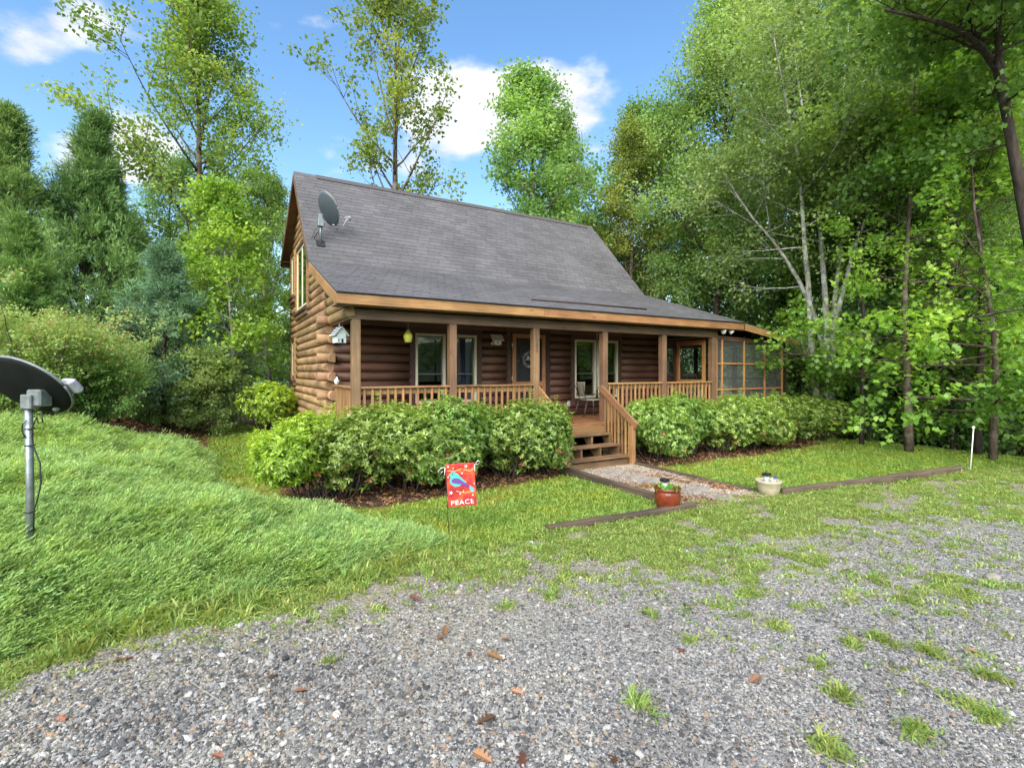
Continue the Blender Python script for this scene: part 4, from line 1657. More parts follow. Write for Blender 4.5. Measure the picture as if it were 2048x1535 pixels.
edge = [(i, i + 1) for i in range(6)] + [(35 + i + 1, 35 + i) for i in range(6)] + [((i + 1) * 7, i * 7) for i in range(5)] + [(i * 7 + 6, (i + 1) * 7 + 6) for i in range(5)]
F += [(a, b, b + n_, a + n_) for a, b in edge]
put('backrest', fixn(mesh('backrest', V, F, M['seat_mesh'], True)), ch)
for s in (-1, 1):
    tube('leg', [(s * .21, .2, .43), (s * .24, .26, .2), (s * .25, .29, 0)], .011, M['chair_metal'], ch)
    tube('leg', [(s * .2, -.2, .43), (s * .23, -.27, .2), (s * .24, -.32, 0)], .011, M['chair_metal'], ch)
    tube('back_support', [(s * .2, -.2, .42), (s * .15, -.25, .52), (s * .2, -.31, .72), (s * .23, -.34, .85)], .012, M['chair_metal'], ch)
tb = thing('side_table', 'small metal folding table beside the beige porch chair', 'table', (6.5, 1.3, DECK))
box('table_top', -.2, .2, -.2, .2, .53, .55, M['steel'], tb)
for sx in (-.17, .17):
    for sy in (-.17, .17):
        tube('leg', [(sx, sy, 0), (sx, sy, .53)], .011, M['steel'], tb)
tube('stretcher', [(-.17, -.17, .15), (.17, -.17, .15)], .008, M['steel'], tb)
pt = thing('table_plant', 'dark spiky plant in a small pot on the porch side table', 'plant', (6.47, 1.3, DECK + .551))
lathe('pot', [(.03, 0), (.045, .06), (.04, .07)], M['dark_wood'], pt, k=12)
mb = MB()
for i in range(7):
    a = i * .9
    mb.tube([(0, 0, .05), (.06 * math.cos(a), .06 * math.sin(a), .14), (.15 * math.cos(a), .15 * math.sin(a), .17)], [.008, .006, .001], 4)
mb.obj('leaves', M['dark_wood'], pt)
box('wall_outlet', 5.66, 5.74, WV0 - .14, WV0 - .11, 1.02, 1.17, M['lnb'], cabin)
tag(tube('wind_chime_rod', [(6.23, 1.2, 2.95), (6.23, 1.2, 1.45)], .008, M['white'], None), 'thin white rod hanging before the right window pair', 'rod')

# slatted chairs inside the screened porch
for i, (u, v, rz, lb) in enumerate(((9.62, 2.0, 150, 'dark slat-back chair inside the screened porch, left of the pair'), (10.0, 1.6, 150, 'dark slat-back chair inside the screened porch, right of the pair'))):
    c_ = thing('slat_chair', lb, 'chair', (u, v, DECK), (0, 0, R(rz)), 'slat chairs in the screened porch')
    box('seat', -.22, .22, -.22, .22, .42, .45, M['dark_wood'], c_)
    for sx in (-.2, .2):
        box('leg', sx - .02, sx + .02, .18, .22, 0, 1.05, M['dark_wood'], c_)
        box('leg', sx - .02, sx + .02, -.22, -.18, 0, .42, M['dark_wood'], c_)
    box('top_rail', -.18, .18, .185, .215, .97, 1.05, M['dark_wood'], c_)
    for k in range(4):
        x = -.12 + k * .08
        box('slat', x - .015, x + .015, .19, .21, .45, .97, M['dark_wood'], c_)

# ------------------------------------------------------------------ garden flag
fp = on_ground(899, 1080)
fd = float((fp - CAM) @ FW)
gf = thing('garden_flag', 'red orange garden flag with a teal bird and the word PEACE', 'flag', fp)


def fpt(px, py, dd=0.0):
    return tuple(atd(px, py, fd + dd) - fp)


# the cloth leans and turns a little; corners from its real outline
c00, c10, c01, c11 = [np.array(fpt(*a)) for a in ((897, 1013.5, -.01), (954, 1008.5, .07), (890.5, 928, -.0), (948, 924, .10))]


def cloth(s, t, off=0.0):
    s, t = np.asarray(s, float), np.asarray(t, float)
    P = ((1 - s) * (1 - t))[..., None] * c00 + (s * (1 - t))[..., None] * c10 + ((1 - s) * t)[..., None] * c01 + (s * t)[..., None] * c11
    n = np.cross(c10 - c00, c01 - c00)
    n /= np.linalg.norm(n)
    if n @ FW > 0:
        n = -n
    wv = .008 * np.sin(s * 5 + t * 2) + .012 * (t > .9) * np.sin((t - .9) * 10 * math.pi)
    return P + (wv + off)[..., None] * n if np.ndim(wv) else P + (wv + off) * n


def flagmat():
    m, nt, N, L, b = newmat('flag_print')
    tc = N.new('ShaderNodeTexCoord')
    n = noise(N, L, 13, 3, tc.outputs['Object'])
    r = ramp(N, [(.3, (.2, .01, .014)), (.48, (.4, .02, .018)), (.62, (.52, .07, .02)), (.76, (.6, .25, .06))])
    L.new(n.outputs['Fac'], r.inputs[0])
    L.new(r.outputs[0], b.inputs['Base Color'])
    b.inputs['Roughness'].default_value = .8
    return m


S_, T_ = np.meshgrid(np.linspace(0, 1, 13), np.linspace(0, 1, 19))
P = cloth(S_, T_).reshape(-1, 3)
i = (np.arange(18)[:, None] * 13 + np.arange(12)[None]).reshape(-1)
cl = put('cloth', mesh('cloth', P, np.stack([i, i + 1, i + 14, i + 13], -1), flagmat(), True), gf)


def col(name, c):
    return plain(name, c, .8, nvar=.12)


def decal(name, pts, mat, off=.0025):
    pts = np.asarray(pts, float)
    V = cloth(pts[:, 0], pts[:, 1], np.full(len(pts), off))
    return put(name, mesh(name, V.tolist(), [tuple(range(len(pts)))], mat), cl)


def curve(pts, n=6):
    P = np.asarray(pts, float)
    k = len(P)
    out = []
    for i in range(k):
        a, b, c, d = P[(i - 1) % k], P[i], P[(i + 1) % k], P[(i + 2) % k]
        for t in np.arange(n) / n:
            out.append(.5 * (2 * b + (c - a) * t + (2 * a - 5 * b + 4 * c - d) * t * t + (3 * b - a - 3 * c + d) * t ** 3))
    return np.array(out)


teal, purple, pale, band = col('flag_teal', (.06, .34, .33)), col('flag_purple', (.11, .04, .2)), col('flag_white', (.75, .7, .66)), col('flag_band', (.28, .015, .02))
decal('band', [(.0, .015), (1, .015), (1, .17), (.0, .17)], band, .0012)
decal('bird_body', curve([(.12, .74), (.18, .80), (.26, .815), (.33, .795), (.43, .73), (.6, .6), (.69, .54), (.56, .515), (.45, .475), (.29, .46), (.15, .525), (.105, .6), (.14, .68)]), teal, .0024)
decal('bird_tail', curve([(.78, .455), (.9, .415), (.945, .355), (.89, .295), (.795, .375)]), teal, .0024)
decal('bird_wing', curve([(.175, .62), (.29, .66), (.44, .635), (.62, .545), (.77, .46), (.755, .42), (.53, .495), (.35, .53), (.2, .555)]), purple, .004)
decal('bird_eye', [(.21, .75), (.24, .75), (.24, .772), (.21, .772)], M['dark'], .004)
decal('beak', [(.13, .765), (.05, .745), (.13, .725)], col('flag_orange', (.65, .3, .05)), .004)
for (s, t, r_) in ((.7, .92, .075), (.12, .33, .07), (.55, .76, .04), (.06, .70, .035), (.43, .29, .035), (.56, .345, .03), (.88, .235, .04), (.26, .90, .04), (.95, .5, .03), (.08, .94, .05)):
    a = np.arange(20) * 2 * math.pi / 20
    rr = r_ * (.62 + .38 * np.cos(5 * a))
    decal('flower', np.stack([s + rr * np.cos(a), np.clip(t + rr * np.sin(a) * .68, 0, .99)], -1), pale, .003)
for (a, b, c) in (((.05, .85), (.35, .83), (.55, .87)), ((.3, .36), (.6, .3), (.9, .33)), ((.62, .85), (.85, .8), (.97, .86))):
    P = np.array([a, b, c])
    decal('twig', np.concatenate([P + [0, .008], (P - [0, .008])[::-1]]), col('flag_ochre', (.62, .38, .1)), .002)
cu = bpy.data.curves.new('lettering', 'FONT')
cu.body = 'PEACE'
cu.size = 1
cu.space_character = 1.12
to = bpy.data.objects.new('lettering', cu)
COL.objects.link(to)
bpy.context.view_layer.update()
me = bpy.data.meshes.new_from_object(to.evaluated_get(bpy.context.evaluated_depsgraph_get()))
bpy.data.objects.remove(to)
co = np.empty(len(me.vertices) * 3, np.float32)
me.vertices.foreach_get('co', co)
co = co.reshape(-1, 3)
mn, mxx = co.min(0), co.max(0)
s = .1 + .8 * (co[:, 0] - mn[0]) / (mxx[0] - mn[0])
t = .04 + .105 * (co[:, 1] - mn[1]) / (mxx[1] - mn[1])
me.vertices.foreach_set('co', cloth(s, t, np.full(len(s), .003)).astype(np.float32).ravel())
me.materials.clear()
me.materials.append(pale)
me.update()
put('lettering', me, cl)
tube('stake', [fpt(899, 1085), fpt(894, 1000, .01), fpt(889.5, 934, .01), fpt(890, 930, .01), fpt(950, 924.5, .11), fpt(952, 924, .11)], .004, M['black_metal'], gf, 6)
for k_ in ([(890, 934), (882, 936), (876, 942), (880, 948), (885, 942)], [(949, 928), (957, 928), (960, 923), (956, 920), (951, 926)]):
    tube('cord', [fpt(x, y, .02 if x < 920 else .1) for x, y in k_], .0035, M['white'], gf, 5)
tube('cord', [fpt(890, 935, -.02), fpt(889, 950, -.03)], .0045, M['white'], gf, 5)
tube('cord', [fpt(949, 929, .06), fpt(950, 942, .05)], .0045, M['white'], gf, 5)

# ------------------------------------------------------------------ pots


def solar(parent_loc, label):
    s_ = thing('solar_light', label, 'solar light', parent_loc)
    lathe('glass', [(.04, .0), (.045, .01), (.04, .1)], M['clear_grey'], s_, k=12)
    box('cap', -.05, .05, -.05, .05, .1, .145, M['black_metal'], s_)
    return s_


M['clear_grey'] = plain('clear_grey', (.3, .36, .34), .15)
rp = on_ground(1335, 1021)
rpt = thing('flower_pot', 'glossy rust red glazed pot with low green plant by the timber edging', 'pot', (rp[0], rp[1], rp[2]))
prof = [(.115, 0), (.14, .04), (.172, .15), (.18, .22), (.168, .27), (.163, .285), (.178, .30), (.18, .325), (.165, .325), (.155, .30), (.15, .28)]
lathe('bowl', prof, M['red_glaze'], rpt, k=36)
bp = on_ground(1537, 990)
bpt = thing('flower_pot', 'beige glazed bowl pot standing on the lawn corner beside the path', 'pot', (bp[0], bp[1], bp[2]))
prof = [(.115, 0), (.135, .02), (.165, .12), (.18, .2), (.192, .215), (.195, .24), (.178, .24), (.17, .215)]
lathe('bowl', prof, M['beige_glaze'], bpt, k=36)
lathe('soil', [(.001, .205), (.172, .205), (.172, .2), (.001, .2)], M['soil'], bpt, k=20)
lathe('soil', [(.001, .295), (.155, .295), (.155, .28), (.001, .28)], M['soil'], rpt, k=20)
solar((rp[0] + .0, rp[1] + .05, rp[2] + .29), 'black capped solar light standing in the red pot')
solar((bp[0] + .0, bp[1] + .03, bp[2] + .2), 'black capped solar light standing in the beige pot')
# little flag in the beige pot
lf = thing('small_flag', 'tiny striped flag on a stick in the beige pot', 'flag', (bp[0] + .02, bp[1] - .08, bp[2] + .2))
tube('stick', [(.05, 0, 0), (.05, 0, .17)], .004, M['dark_wood'], lf, 6)
fred, fwhite, fblue = col('stripe_red', (.5, .04, .05)), col('stripe_white', (.78, .76, .74)), col('canton_blue', (.05, .07, .22))
for i in range(9):
    x0 = -.06 + i * .0122
    o = put('stripe', mesh('stripe', [(x0, -.004 * math.sin(i), -.01), (x0 + .0122, -.004 * math.sin(i + 1), -.01), (x0 + .0122 - .003, -.004 * math.sin(i + 1), .10), (x0 + .003, -.004 * math.sin(i), .10)], [(0, 1, 2, 3)], fred if i % 2 else fwhite), lf)
put('canton', mesh('canton', [(-.03, -.012, .07), (.04, -.012, .07), (.037, -.012, .115), (-.027, -.012, .115)], [(0, 1, 2, 3)], fblue), lf)
# plants in the red pot: small round leaves
rg = np.random.default_rng(5)

# ------------------------------------------------------------------ marker post at the drive
mp = on_ground(1940, 944)
md = float((mp - CAM) @ FW)
mk = thing('marker_stake', 'thin white driveway marker stake with a round reflector at the lawn edge', 'stake', mp)
tp = atd(1947, 858, md) - mp
tube('rod', [(0, 0, -.05), tuple(tp)], .0085, M['white'], mk, 8)
lathe('reflector', [(.001, -.006), (.03, -.005), (.03, .005), (.001, .006)], M['flood_lens'], mk, tuple(tp + np.array([0, 0, .03])), 14, (R(90), 0, -YAW))

# ------------------------------------------------------------------ timbers round the path and the lawn


def timber(p, q, w, h, mat, label, wob=.0):
    p, q = Vector(p), Vector(q)
    d = q - p
    L_ = d.length
    n = max(3, int(L_ / .3))
    rg = np.random.default_rng(int(L_ * 100))
    V, F = [], []
    pr2 = [(-w / 2, -h), (w / 2, -h), (w / 2, -.012), (w / 2 - .012, 0), (-w / 2 + .012, 0), (-w / 2, -.012)]
    for i in range(n + 1):
        j = rg.normal(0, .004, 2)
        for a, b in pr2:
            V.append((-L_ / 2 + L_ * i / n, a + j[0], b + j[1]))
    m_ = len(pr2)
    for i in range(n):
        for k in range(m_):
            k2 = (k + 1) % m_
            F.append((i * m_ + k, i * m_ + k2, (i + 1) * m_ + k2, (i + 1) * m_ + k))
    F += [tuple(range(m_)), tuple(range(n * m_, (n + 1) * m_))]
    o = put('timber_edging', fixn(mesh('timber_edging', V, F, mat)))
    x = d.normalized()
    y = Vector((0, 0, 1)).cross(x).normalized()
    o.matrix_world = Matrix.Translation((p + q) / 2) @ Matrix((x, y, x.cross(y))).transposed().to_4x4()
    return tag(o, label, 'timber', 'timber edging')


timber((3.58, -.98, .14), (3.50, -3.55, .15), .09, .25, M['timber_x'], 'raised weathered timber along the left side of the garden path')
timber((5.37, -1.0, .06), (5.42, -3.8, .03), .09, .2, M['timber_x'], 'low weathered timber along the right side of the garden path')
a, b = on_ground(1093, 1064), on_ground(1388, 1020)
timber((a[0], a[1], .075), (b[0], b[1], .11), .1, .2, M['timber_x'], 'dark timber at the front lawn edge beside the red pot')
a, b = on_ground(1560, 991), on_ground(1922, 944)
timber((a[0], a[1], .09), (b[0], b[1], .14), .11, .24, M['timber_x'], 'long dark timber between the right lawn and the drive')

# ------------------------------------------------------------------ stepping stones
for i, (px, py, w, lb) in enumerate(((1224, 948, .42, 'nearest the porch steps'), (1262, 957, .40, 'second from the porch steps'), (1298, 965, .46, 'among brown leaves in mid path'),
                                     (1392, 983, .4, 'behind the red pot'), (1440, 997, .42, 'right of the red pot at the path end'))):
    p = on_ground(px, py)
    rg = np.random.default_rng(40 + i)
    n = 11
    a = np.sort(np.arange(n) * 2 * math.pi / n + rg.normal(0, .12, n))
    r_ = w / 2 * (1 + rg.normal(0, .09, n))
    top = [(r_[k] * 1.1 * math.cos(a[k]), r_[k] * .8 * math.sin(a[k]), .028) for k in range(n)]
    V = [(x * .96, y * .96, z + .008) for x, y, z in top] + top + [(x, y, -.03) for x, y, z in top]
    F = [tuple(range(n))] + [(n + k, n + (k + 1) % n, (k + 1) % n, k) for k in range(n)] + [(2 * n + k, 2 * n + (k + 1) % n, n + (k + 1) % n, n + k) for k in range(n)]
    o = put('stepping_stone', fixn(mesh('stepping_stone', V, F, M['flagstone'])), None, (p[0], p[1], p[2] + .01))
    tag(o, 'flat grey flagstone in the garden path, ' + lb, 'stone', 'stepping stones of the path')


def rock(name, loc, s, label, mat, seed):
    V, F = ICO2
    rg = np.random.default_rng(seed)
    V = V * (1 + rg.normal(0, .09, (len(V), 1))) * np.array(s)
    o = put(name, mesh(name, V.tolist(), F, mat, True), None, loc)
    return tag(o, label, 'stone')


def ico(level):
    t = (1 + 5 ** .5) / 2
    V = [(-1, t, 0), (1, t, 0), (-1, -t, 0), (1, -t, 0), (0, -1, t), (0, 1, t), (0, -1, -t), (0, 1, -t), (t, 0, -1), (t, 0, 1), (-t, 0, -1), (-t, 0, 1)]
    F = [(0, 11, 5), (0, 5, 1), (0, 1, 7), (0, 7, 10), (0, 10, 11), (1, 5, 9), (5, 11, 4), (11, 10, 2), (10, 7, 6), (7, 1, 8), (3, 9, 4), (3, 4, 2), (3, 2, 6), (3, 6, 8), (3, 8, 9), (4, 9, 5), (2, 4, 11), (6, 2, 10), (8, 6, 7), (9, 8, 1)]
    V = [np.array(v) / np.linalg.norm(v) for v in V]
    for _ in range(level):
        c, F2 = {}, []

        def mid(a, b):
            k = (min(a, b), max(a, b))
            if k not in c:
                m = V[a] + V[b]
                V.append(m / np.linalg.norm(m))
                c[k] = len(V) - 1
            return c[k]
        for a, b, d in F:
            e, f, g = mid(a, b), mid(b, d), mid(d, a)
            F2 += [(a, e, g), (b, f, e), (d, g, f), (e, f, g)]
        F = F2
    return np.array(V), F


ICO1, ICO2 = ico(1), ico(2)
p = on_ground(1985, 1158)
rock('rock', (p[0], p[1], p[2] + .02), (.085, .06, .04), 'smooth grey stone lying on the drive at the right', M['flagstone'], 3)

# green meter box and short post among the left hedge
p = on_ground(612, 958)
ut = thing('garden_post', 'short dark green post standing in the left end of the hedge', 'post', (p[0], p[1], p[2]))
box('post_body', -.05, .05, -.05, .05, -.05, .55, M['bin_green'], ut)
lathe('post_cap', [(.06, 0), (.06, .03), (.02, .05)], M['black_metal'], ut, (0, 0, .55), 12)

# ------------------------------------------------------------------ fallen oak leaves on the drive


def oakleaf(seed, s):
    rg = np.random.default_rng(seed)
    side = [(.0, .0), (.1, .03), (.22, .16), (.3, .06), (.42, .26), (.5, .09), (.62, .3), (.7, .1), (.82, .2), (.88, .06), (1, .0)]
    V, F = [], []
    for i, (x, w) in enumerate(side):
        w *= 1 + rg.normal(0, .12)
        cz = .22 * math.sin(x * 3 + seed)
        V += [(x * s - s / 2, w * s, (.1 * w / .3 + .12 * cz) * s), (x * s - s / 2, 0, .1 * cz * s), (x * s - s / 2, -w * s, (.16 * w / .3 + .12 * cz) * s)]
    for i in range(len(side) - 1):
        a = i * 3
        F += [(a, a + 1, a + 4, a + 3), (a + 1, a + 2, a + 5, a + 4)]
    return mesh('fallen_leaf', V, F, M['deadleaf'], False, {'tone': np.full(len(V), rg.random())})


LV = (((972, 1452, .15), 'large orange oak leaf on the gravel below the middle of the drive'), ((965, 1527, .15), 'dark red brown oak leaf cut by the bottom edge of the picture'),
      ((1045, 1532, .12), 'dark maroon leaf at the bottom edge right of the middle'), ((245, 1328, .15), 'flat tan leaf at the grass edge of the drive on the left'),
      ((120, 1450, .14), 'curled rust leaf on the gravel at the lower left'), ((545, 1363, .12), 'pale brown crumpled leaf left of the middle of the drive'),
      ((600, 1392, .11), 'narrow brown leaf on gravel below the crumpled pale one'), ((830, 1204, .15), 'dark brown curled leaf at the weed edge below the garden flag'),
      ((890, 1268, .15), 'pale grey oak leaf on the gravel below the flag'), ((880, 1284, .12), 'dark curled leaf touching the pale grey oak leaf'),
      ((990, 1322, .17), 'long red brown oak leaf on the gravel in the middle'), ((940, 1318, .09), 'small dull red leaf left of the long red brown one'),
      ((1010, 1287, .1), 'tan curled leaf above the long red brown oak leaf'), ((1035, 1395, .1), 'dark brown narrow leaf right of the middle of the drive'),
      ((1360, 1310, .1), 'brown leaf lying on gravel right of centre'), ((1510, 1368, .16), 'long dark leaf beside a moss patch on the right'),
      ((1945, 1310, .1), 'dark red leaf near the right edge of the drive'), ((1225, 1530, .13), 'brown leaf at the bottom edge right of centre'),
      ((1458, 1118, .1), 'orange leaf on the weedy gravel right of the path'), ((435, 1525, .1), 'small tan leaf at the bottom edge left of centre'))
for i, ((px, py, s), lb) in enumerate(LV):
    p = on_ground(px, py)
    o = put('fallen_leaf', oakleaf(i, s * .85), None, (p[0], p[1], p[2] + .035), (random.Random(i).uniform(-.2, .2), random.Random(i + 50).uniform(-.25, .25), i * 2.1))
    tag(o, lb, 'leaf', 'fallen leaves on the drive')
tag(tube('dry_stem', [tuple(on_ground(366, 1362) + [0, 0, .035]), tuple(on_ground(400, 1390) + [0, 0, .045]), tuple(on_ground(458, 1424) + [0, 0, .035])], .0018, M['seat_mesh']), 'thin dry straw stem lying on the gravel at the left', 'stem')

# ------------------------------------------------------------------ plants
UP = np.array([0, 0, 1.0])


def norm(v):
    return v / (np.linalg.norm(v, axis=-1, keepdims=True) + 1e-9)


def leaves_vf(P, D, Nn, S, aspect, fold=.12, shape=4):
    """one small leaf at each point: base at P, tip along D, face Nn, length S"""
    D = norm(D)
    side = norm(np.cross(Nn, D))
    Nn = np.cross(D, side)
    S = S[:, None]
    if shape == 4:
        pts = [(0, 0, 0), (.42, aspect / 2, fold), (1, 0, -.08), (.42, -aspect / 2, fold)]
    else:   # lobed, maple-like
        h = aspect / 2
        pts = [(0, 0, 0), (.12, h * .75, .04), (.38, h * .55, .02), (.5, h * 1.15, .1), (.68, h * .42, .03), (1, 0, -.08), (.68, -h * .42, .03), (.5, -h * 1.15, .1), (.38, -h * .55, .02), (.12, -h * .75, .04)]
    V = np.stack([P + D * S * a + side * S * b + Nn * S * c for a, b, c in pts], 1)
    k = len(pts)
    n = len(P)
    F = np.arange(n * k).reshape(n, k)
    return V.reshape(-1, 3), F


def limb(rg, p, d, L, n, curl, wob):
    pts = [p]
    d = d / np.linalg.norm(d)
    for i in range(n):
        d = d + np.array([0, 0, curl / n]) + rg.normal(0, wob, 3)
        d = d / np.linalg.norm(d)
        p = p + d * (L / n)
        pts.append(p)
    return np.array(pts)


def along(pts, t):
    x = t * (len(pts) - 1)
    i = min(int(x), len(pts) - 2)
    f = x - i
    return pts[i] * (1 - f) + pts[i + 1] * f, pts[i + 1] - pts[i]


def perp(rg, d, up=.0):
    v = rg.normal(0, 1, 3)
    v -= d * (v @ d) / (d @ d)
    v[2] += up
    return v / np.linalg.norm(v)


def make_tree(name, seed, bark, leaf, H=14, r0=.16, stems=None, base=.35, n1=22, L1=3.2, prof='oval', elev=(50, 20), curl1=.5, n2=6, n3=4, twig=.55, nl=14, ls=.13,
              asp=.6, droop=.25, spread=.16, shape=4, flat=.5, wob=.05, tonebias=.0, top=True, clump=.25, geo2=True, align=.6, scat=.7, keep=None):
    """returns (wood mesh, crown mesh)"""
    rg = np.random.default_rng(seed)
    mb = MB()
    if stems is None:
        stems = [limb(rg, np.zeros(3), np.array([rg.normal(0, .03), rg.normal(0, .03), 1.0]), H, 10, .15, .025)]
        rads = [np.linspace(r0, r0 * .12, 11) * np.array([1.35, 1.08] + [1] * 9)]
    else:
        rads = [np.linspace(r, r * .16, len(s)) for s, r in stems]
        stems = [np.asarray(s, float) for s, r in stems]
    tw_p, tw_d, tw_l, tw_t = [], [], [], []
    for st, rd in zip(stems, rads):
        mb.tube(st, rd, 9)
        Hs = np.linalg.norm(st[-1] - st[0])
        ga = rg.uniform(0, 6.28)
        for i in range(n1):
            f = base + (1 - base) * ((i + rg.uniform(0, .8)) / n1) ** (.9)
            f = min(f, .985)
            p, d = along(st, f)
            ga += 2.4 + rg.normal(0, .3)
            u = (f - base) / (1 - base)
            if prof == 'oval':
                Lf = (.45 + .9 * math.sin(math.pi * min(1, u * .85 + .12))) * (1 - .25 * u)
            elif prof == 'cone':
                Lf = (1 - u) ** 1.05 + .03
            elif prof == 'column':
                Lf = .75 * (1 - u ** 3) + .22
            else:
                Lf = .6 + .5 * u
            Ln = L1 * Lf * rg.uniform(.6, 1.25)
            el = R(elev[0] * u + elev[1] * (1 - u) + rg.normal(0, 7))
            dd = np.array([math.cos(ga) * math.cos(el), math.sin(ga) * math.cos(el), math.sin(el)])
            pl = limb(rg, p, dd, Ln, 6, curl1, wob)
            rl = max(.008, np.interp(f, np.linspace(0, 1, len(rd)), rd) * .5)
            rl = min(rl, .012 + Ln * .013)
            shown = keep is None or bool(keep(pl[-1:])[0])
            if shown:
                mb.tube(pl, np.linspace(rl, .004, 7), 5)
            ctone = rg.normal(0, clump)
            for j in range(n2):
                t2 = rg.uniform(.18, .97)
                q, e = along(pl, t2)
                e = e / np.linalg.norm(e)
                L2 = Ln * .42 * (1.1 - .6 * t2) + .15
                d2 = e * .75 + perp(rg, e, .15) * rg.uniform(.5, 1.0)
                p2 = limb(rg, q, d2, L2, 3, curl1 * .5, wob)
                if geo2 and shown:
                    mb.tube(p2, np.linspace(max(.004, rl * .3), .002, 4), 3)
                c2 = ctone + rg.normal(0, clump * .5)
                for k in range(n3):
                    t3 = rg.uniform(.2, 1.0)
                    x, e2 = along(p2, t3)
                    e2 = e2 / np.linalg.norm(e2)
                    tw_p.append(x)
                    tw_d.append(e2 * .7 + perp(rg, e2, .1) * rg.uniform(.2, 1))
                    tw_l.append(twig * rg.uniform(.5, 1.2))
                    tw_t.append(c2)
            tw_p.append(pl[-2]); tw_d.append(pl[-1] - pl[-2]); tw_l.append(twig); tw_t.append(ctone)
    P0, D0, L0, T0 = np.array(tw_p), norm(np.array(tw_d)), np.array(tw_l), np.array(tw_t)
    n = len(P0)
    rep = np.repeat(np.arange(n), nl)
    t = rg.uniform(.05, 1.08, n * nl)
    P = P0[rep] + D0[rep] * (L0[rep] * t)[:, None] + rg.normal(0, spread, (n * nl, 3)) * np.array([1, 1, .6])
    D = D0[rep] * align + rg.normal(0, scat, (n * nl, 3)) - UP * droop
    Nn = UP * flat + rg.normal(0, .6, (n * nl, 3))
    S = ls * rg.uniform(.65, 1.25, n * nl)
    tone = np.clip(.5 + tonebias + T0[rep] + rg.normal(0, .16, n * nl), 0, 1)
    if keep is not None:
        k_ = keep(P)
        P, D, Nn, S, tone = P[k_], D[k_], Nn[k_], S[k_], tone[k_]
    V, F = leaves_vf(P, D, Nn, S, asp, shape=shape)
    kk = F.shape[1]
    wood_me = fixn(mesh(name + '_trunk', mb.V, mb.F, bark, True))
    crown = mesh(name + '_crown', V, F, leaf, False, {'tone': np.repeat(tone, kk)})
    return wood_me, crown


def plant_tree(kind, meshes, px, d, label, s=1.0, rz=0.0, group=None, cat='tree', dz=0.0, sz=None, tilt=(0, 0)):
    p = CAM + FW * d + RT * ((px - CXP) / FPX * d)
    z = hgt1(p[0], p[1]) - .05 + dz
    t = thing(kind, label, cat, (p[0], p[1], z), (tilt[0], tilt[1], rz), group)
    t.scale = (s, s, sz if sz else s)
    put('trunk', meshes[0], t)
    put('crown', meshes[1], t)
    return t


def top_to_h(px, py, d):
    """height above the ground of something whose top shows at py, at depth d"""
    p = CAM + FW * d + RT * ((px - CXP) / FPX * d)
    return CAM[2] + (HY - py) / FPX * d - hgt1(p[0], p[1])


TR = {}
TR['poplar_sparse'] = make_tree('poplar', 11, M['bark_brown'], M['lf_poplar'], H=15, r0=.19, base=.33, n1=28, L1=3.7, prof='oval', elev=(74, 34), curl1=.55, n2=5, n3=3, twig=.55, nl=22, ls=.145, asp=.72, spread=.17, clump=.16)
TR['poplar_a'] = make_tree('poplar', 12, M['bark_brown'], M['lf_poplar'], H=15, r0=.2, base=.28, n1=34, L1=3.3, prof='oval', elev=(68, 30), curl1=.6, n2=7, n3=4, twig=.6, nl=24, ls=.135, asp=.7, spread=.2, clump=.16)
TR['poplar_b'] = make_tree('poplar', 13, M['bark_grey'], M['lf_pale'], H=14, r0=.18, base=.22, n1=36, L1=2.4, prof='column', elev=(66, 28), curl1=.6, n2=7, n3=5, twig=.5, nl=22, ls=.13, asp=.7, spread=.2, clump=.18)
TR['wood_a'] = make_tree('wood', 21, M['bark_grey'], M['lf_wood'], H=14, r0=.17, base=.14, n1=34, L1=3.0, prof='oval', elev=(60, 8), curl1=.4, n2=8, n3=5, twig=.55, nl=22, ls=.13, asp=.72, spread=.2, clump=.2)
TR['wood_b'] = make_tree('wood', 22, M['bark_pale'], M['lf_maple'], H=13, r0=.14, base=.12, n1=34, L1=2.8, prof='oval', elev=(55, 5), curl1=.35, n2=8, n3=5, twig=.5, nl=22, ls=.135, asp=.8, spread=.2, clump=.22)
TR['wood_c'] = make_tree('wood', 23, M['bark_dark'], M['lf_pale'], H=15, r0=.18, base=.2, n1=34, L1=3.0, prof='oval', elev=(58, 12), curl1=.4, n2=8, n3=5, twig=.55, nl=22, ls=.12, asp=.6, spread=.22, clump=.18)
TR['cedar_a'] = make_tree('cedar', 31, M['bark_dark'], M['lf_cedar'], H=10, r0=.16, base=.06, n1=64, L1=3.3, prof='cone', elev=(66, 30), curl1=.7, n2=13, n3=5, twig=.42, nl=16, ls=.16, asp=.17, droop=-.25, spread=.05, flat=.2, clump=.2, geo2=False, align=1.1, scat=.38)
TR['cedar_b'] = make_tree('cedar', 32, M['bark_dark'], M['lf_cedar_light'], H=5.0, r0=.1, base=.05, n1=66, L1=1.45, prof='cone', elev=(60, 22), curl1=.6, n2=10, n3=4, twig=.27, nl=16, ls=.12, asp=.17, droop=-.25, spread=.035, flat=.2, clump=.18, geo2=False, align=1.1, scat=.38)
TR['cedar_blue'] = make_tree('cedar', 33, M['bark_dark'], M['lf_blue'], H=4.6, r0=.08, base=.1, n1=36, L1=1.9, prof='cone', elev=(55, 22), curl1=.0, n2=10, n3=5, twig=.3, nl=16, ls=.12, asp=.17, droop=.1, spread=.035, flat=.2, clump=.18, align=1.1, scat=.4)
TR['young'] = make_tree('young', 41, M['bark_pale'], M['lf_young'], H=5.8, r0=.055, base=.2, n1=36, L1=1.35, prof='column', elev=(55, 5), curl1=.3, n2=6, n3=4, twig=.32, nl=13, ls=.105, asp=.6, spread=.1, clump=.18)
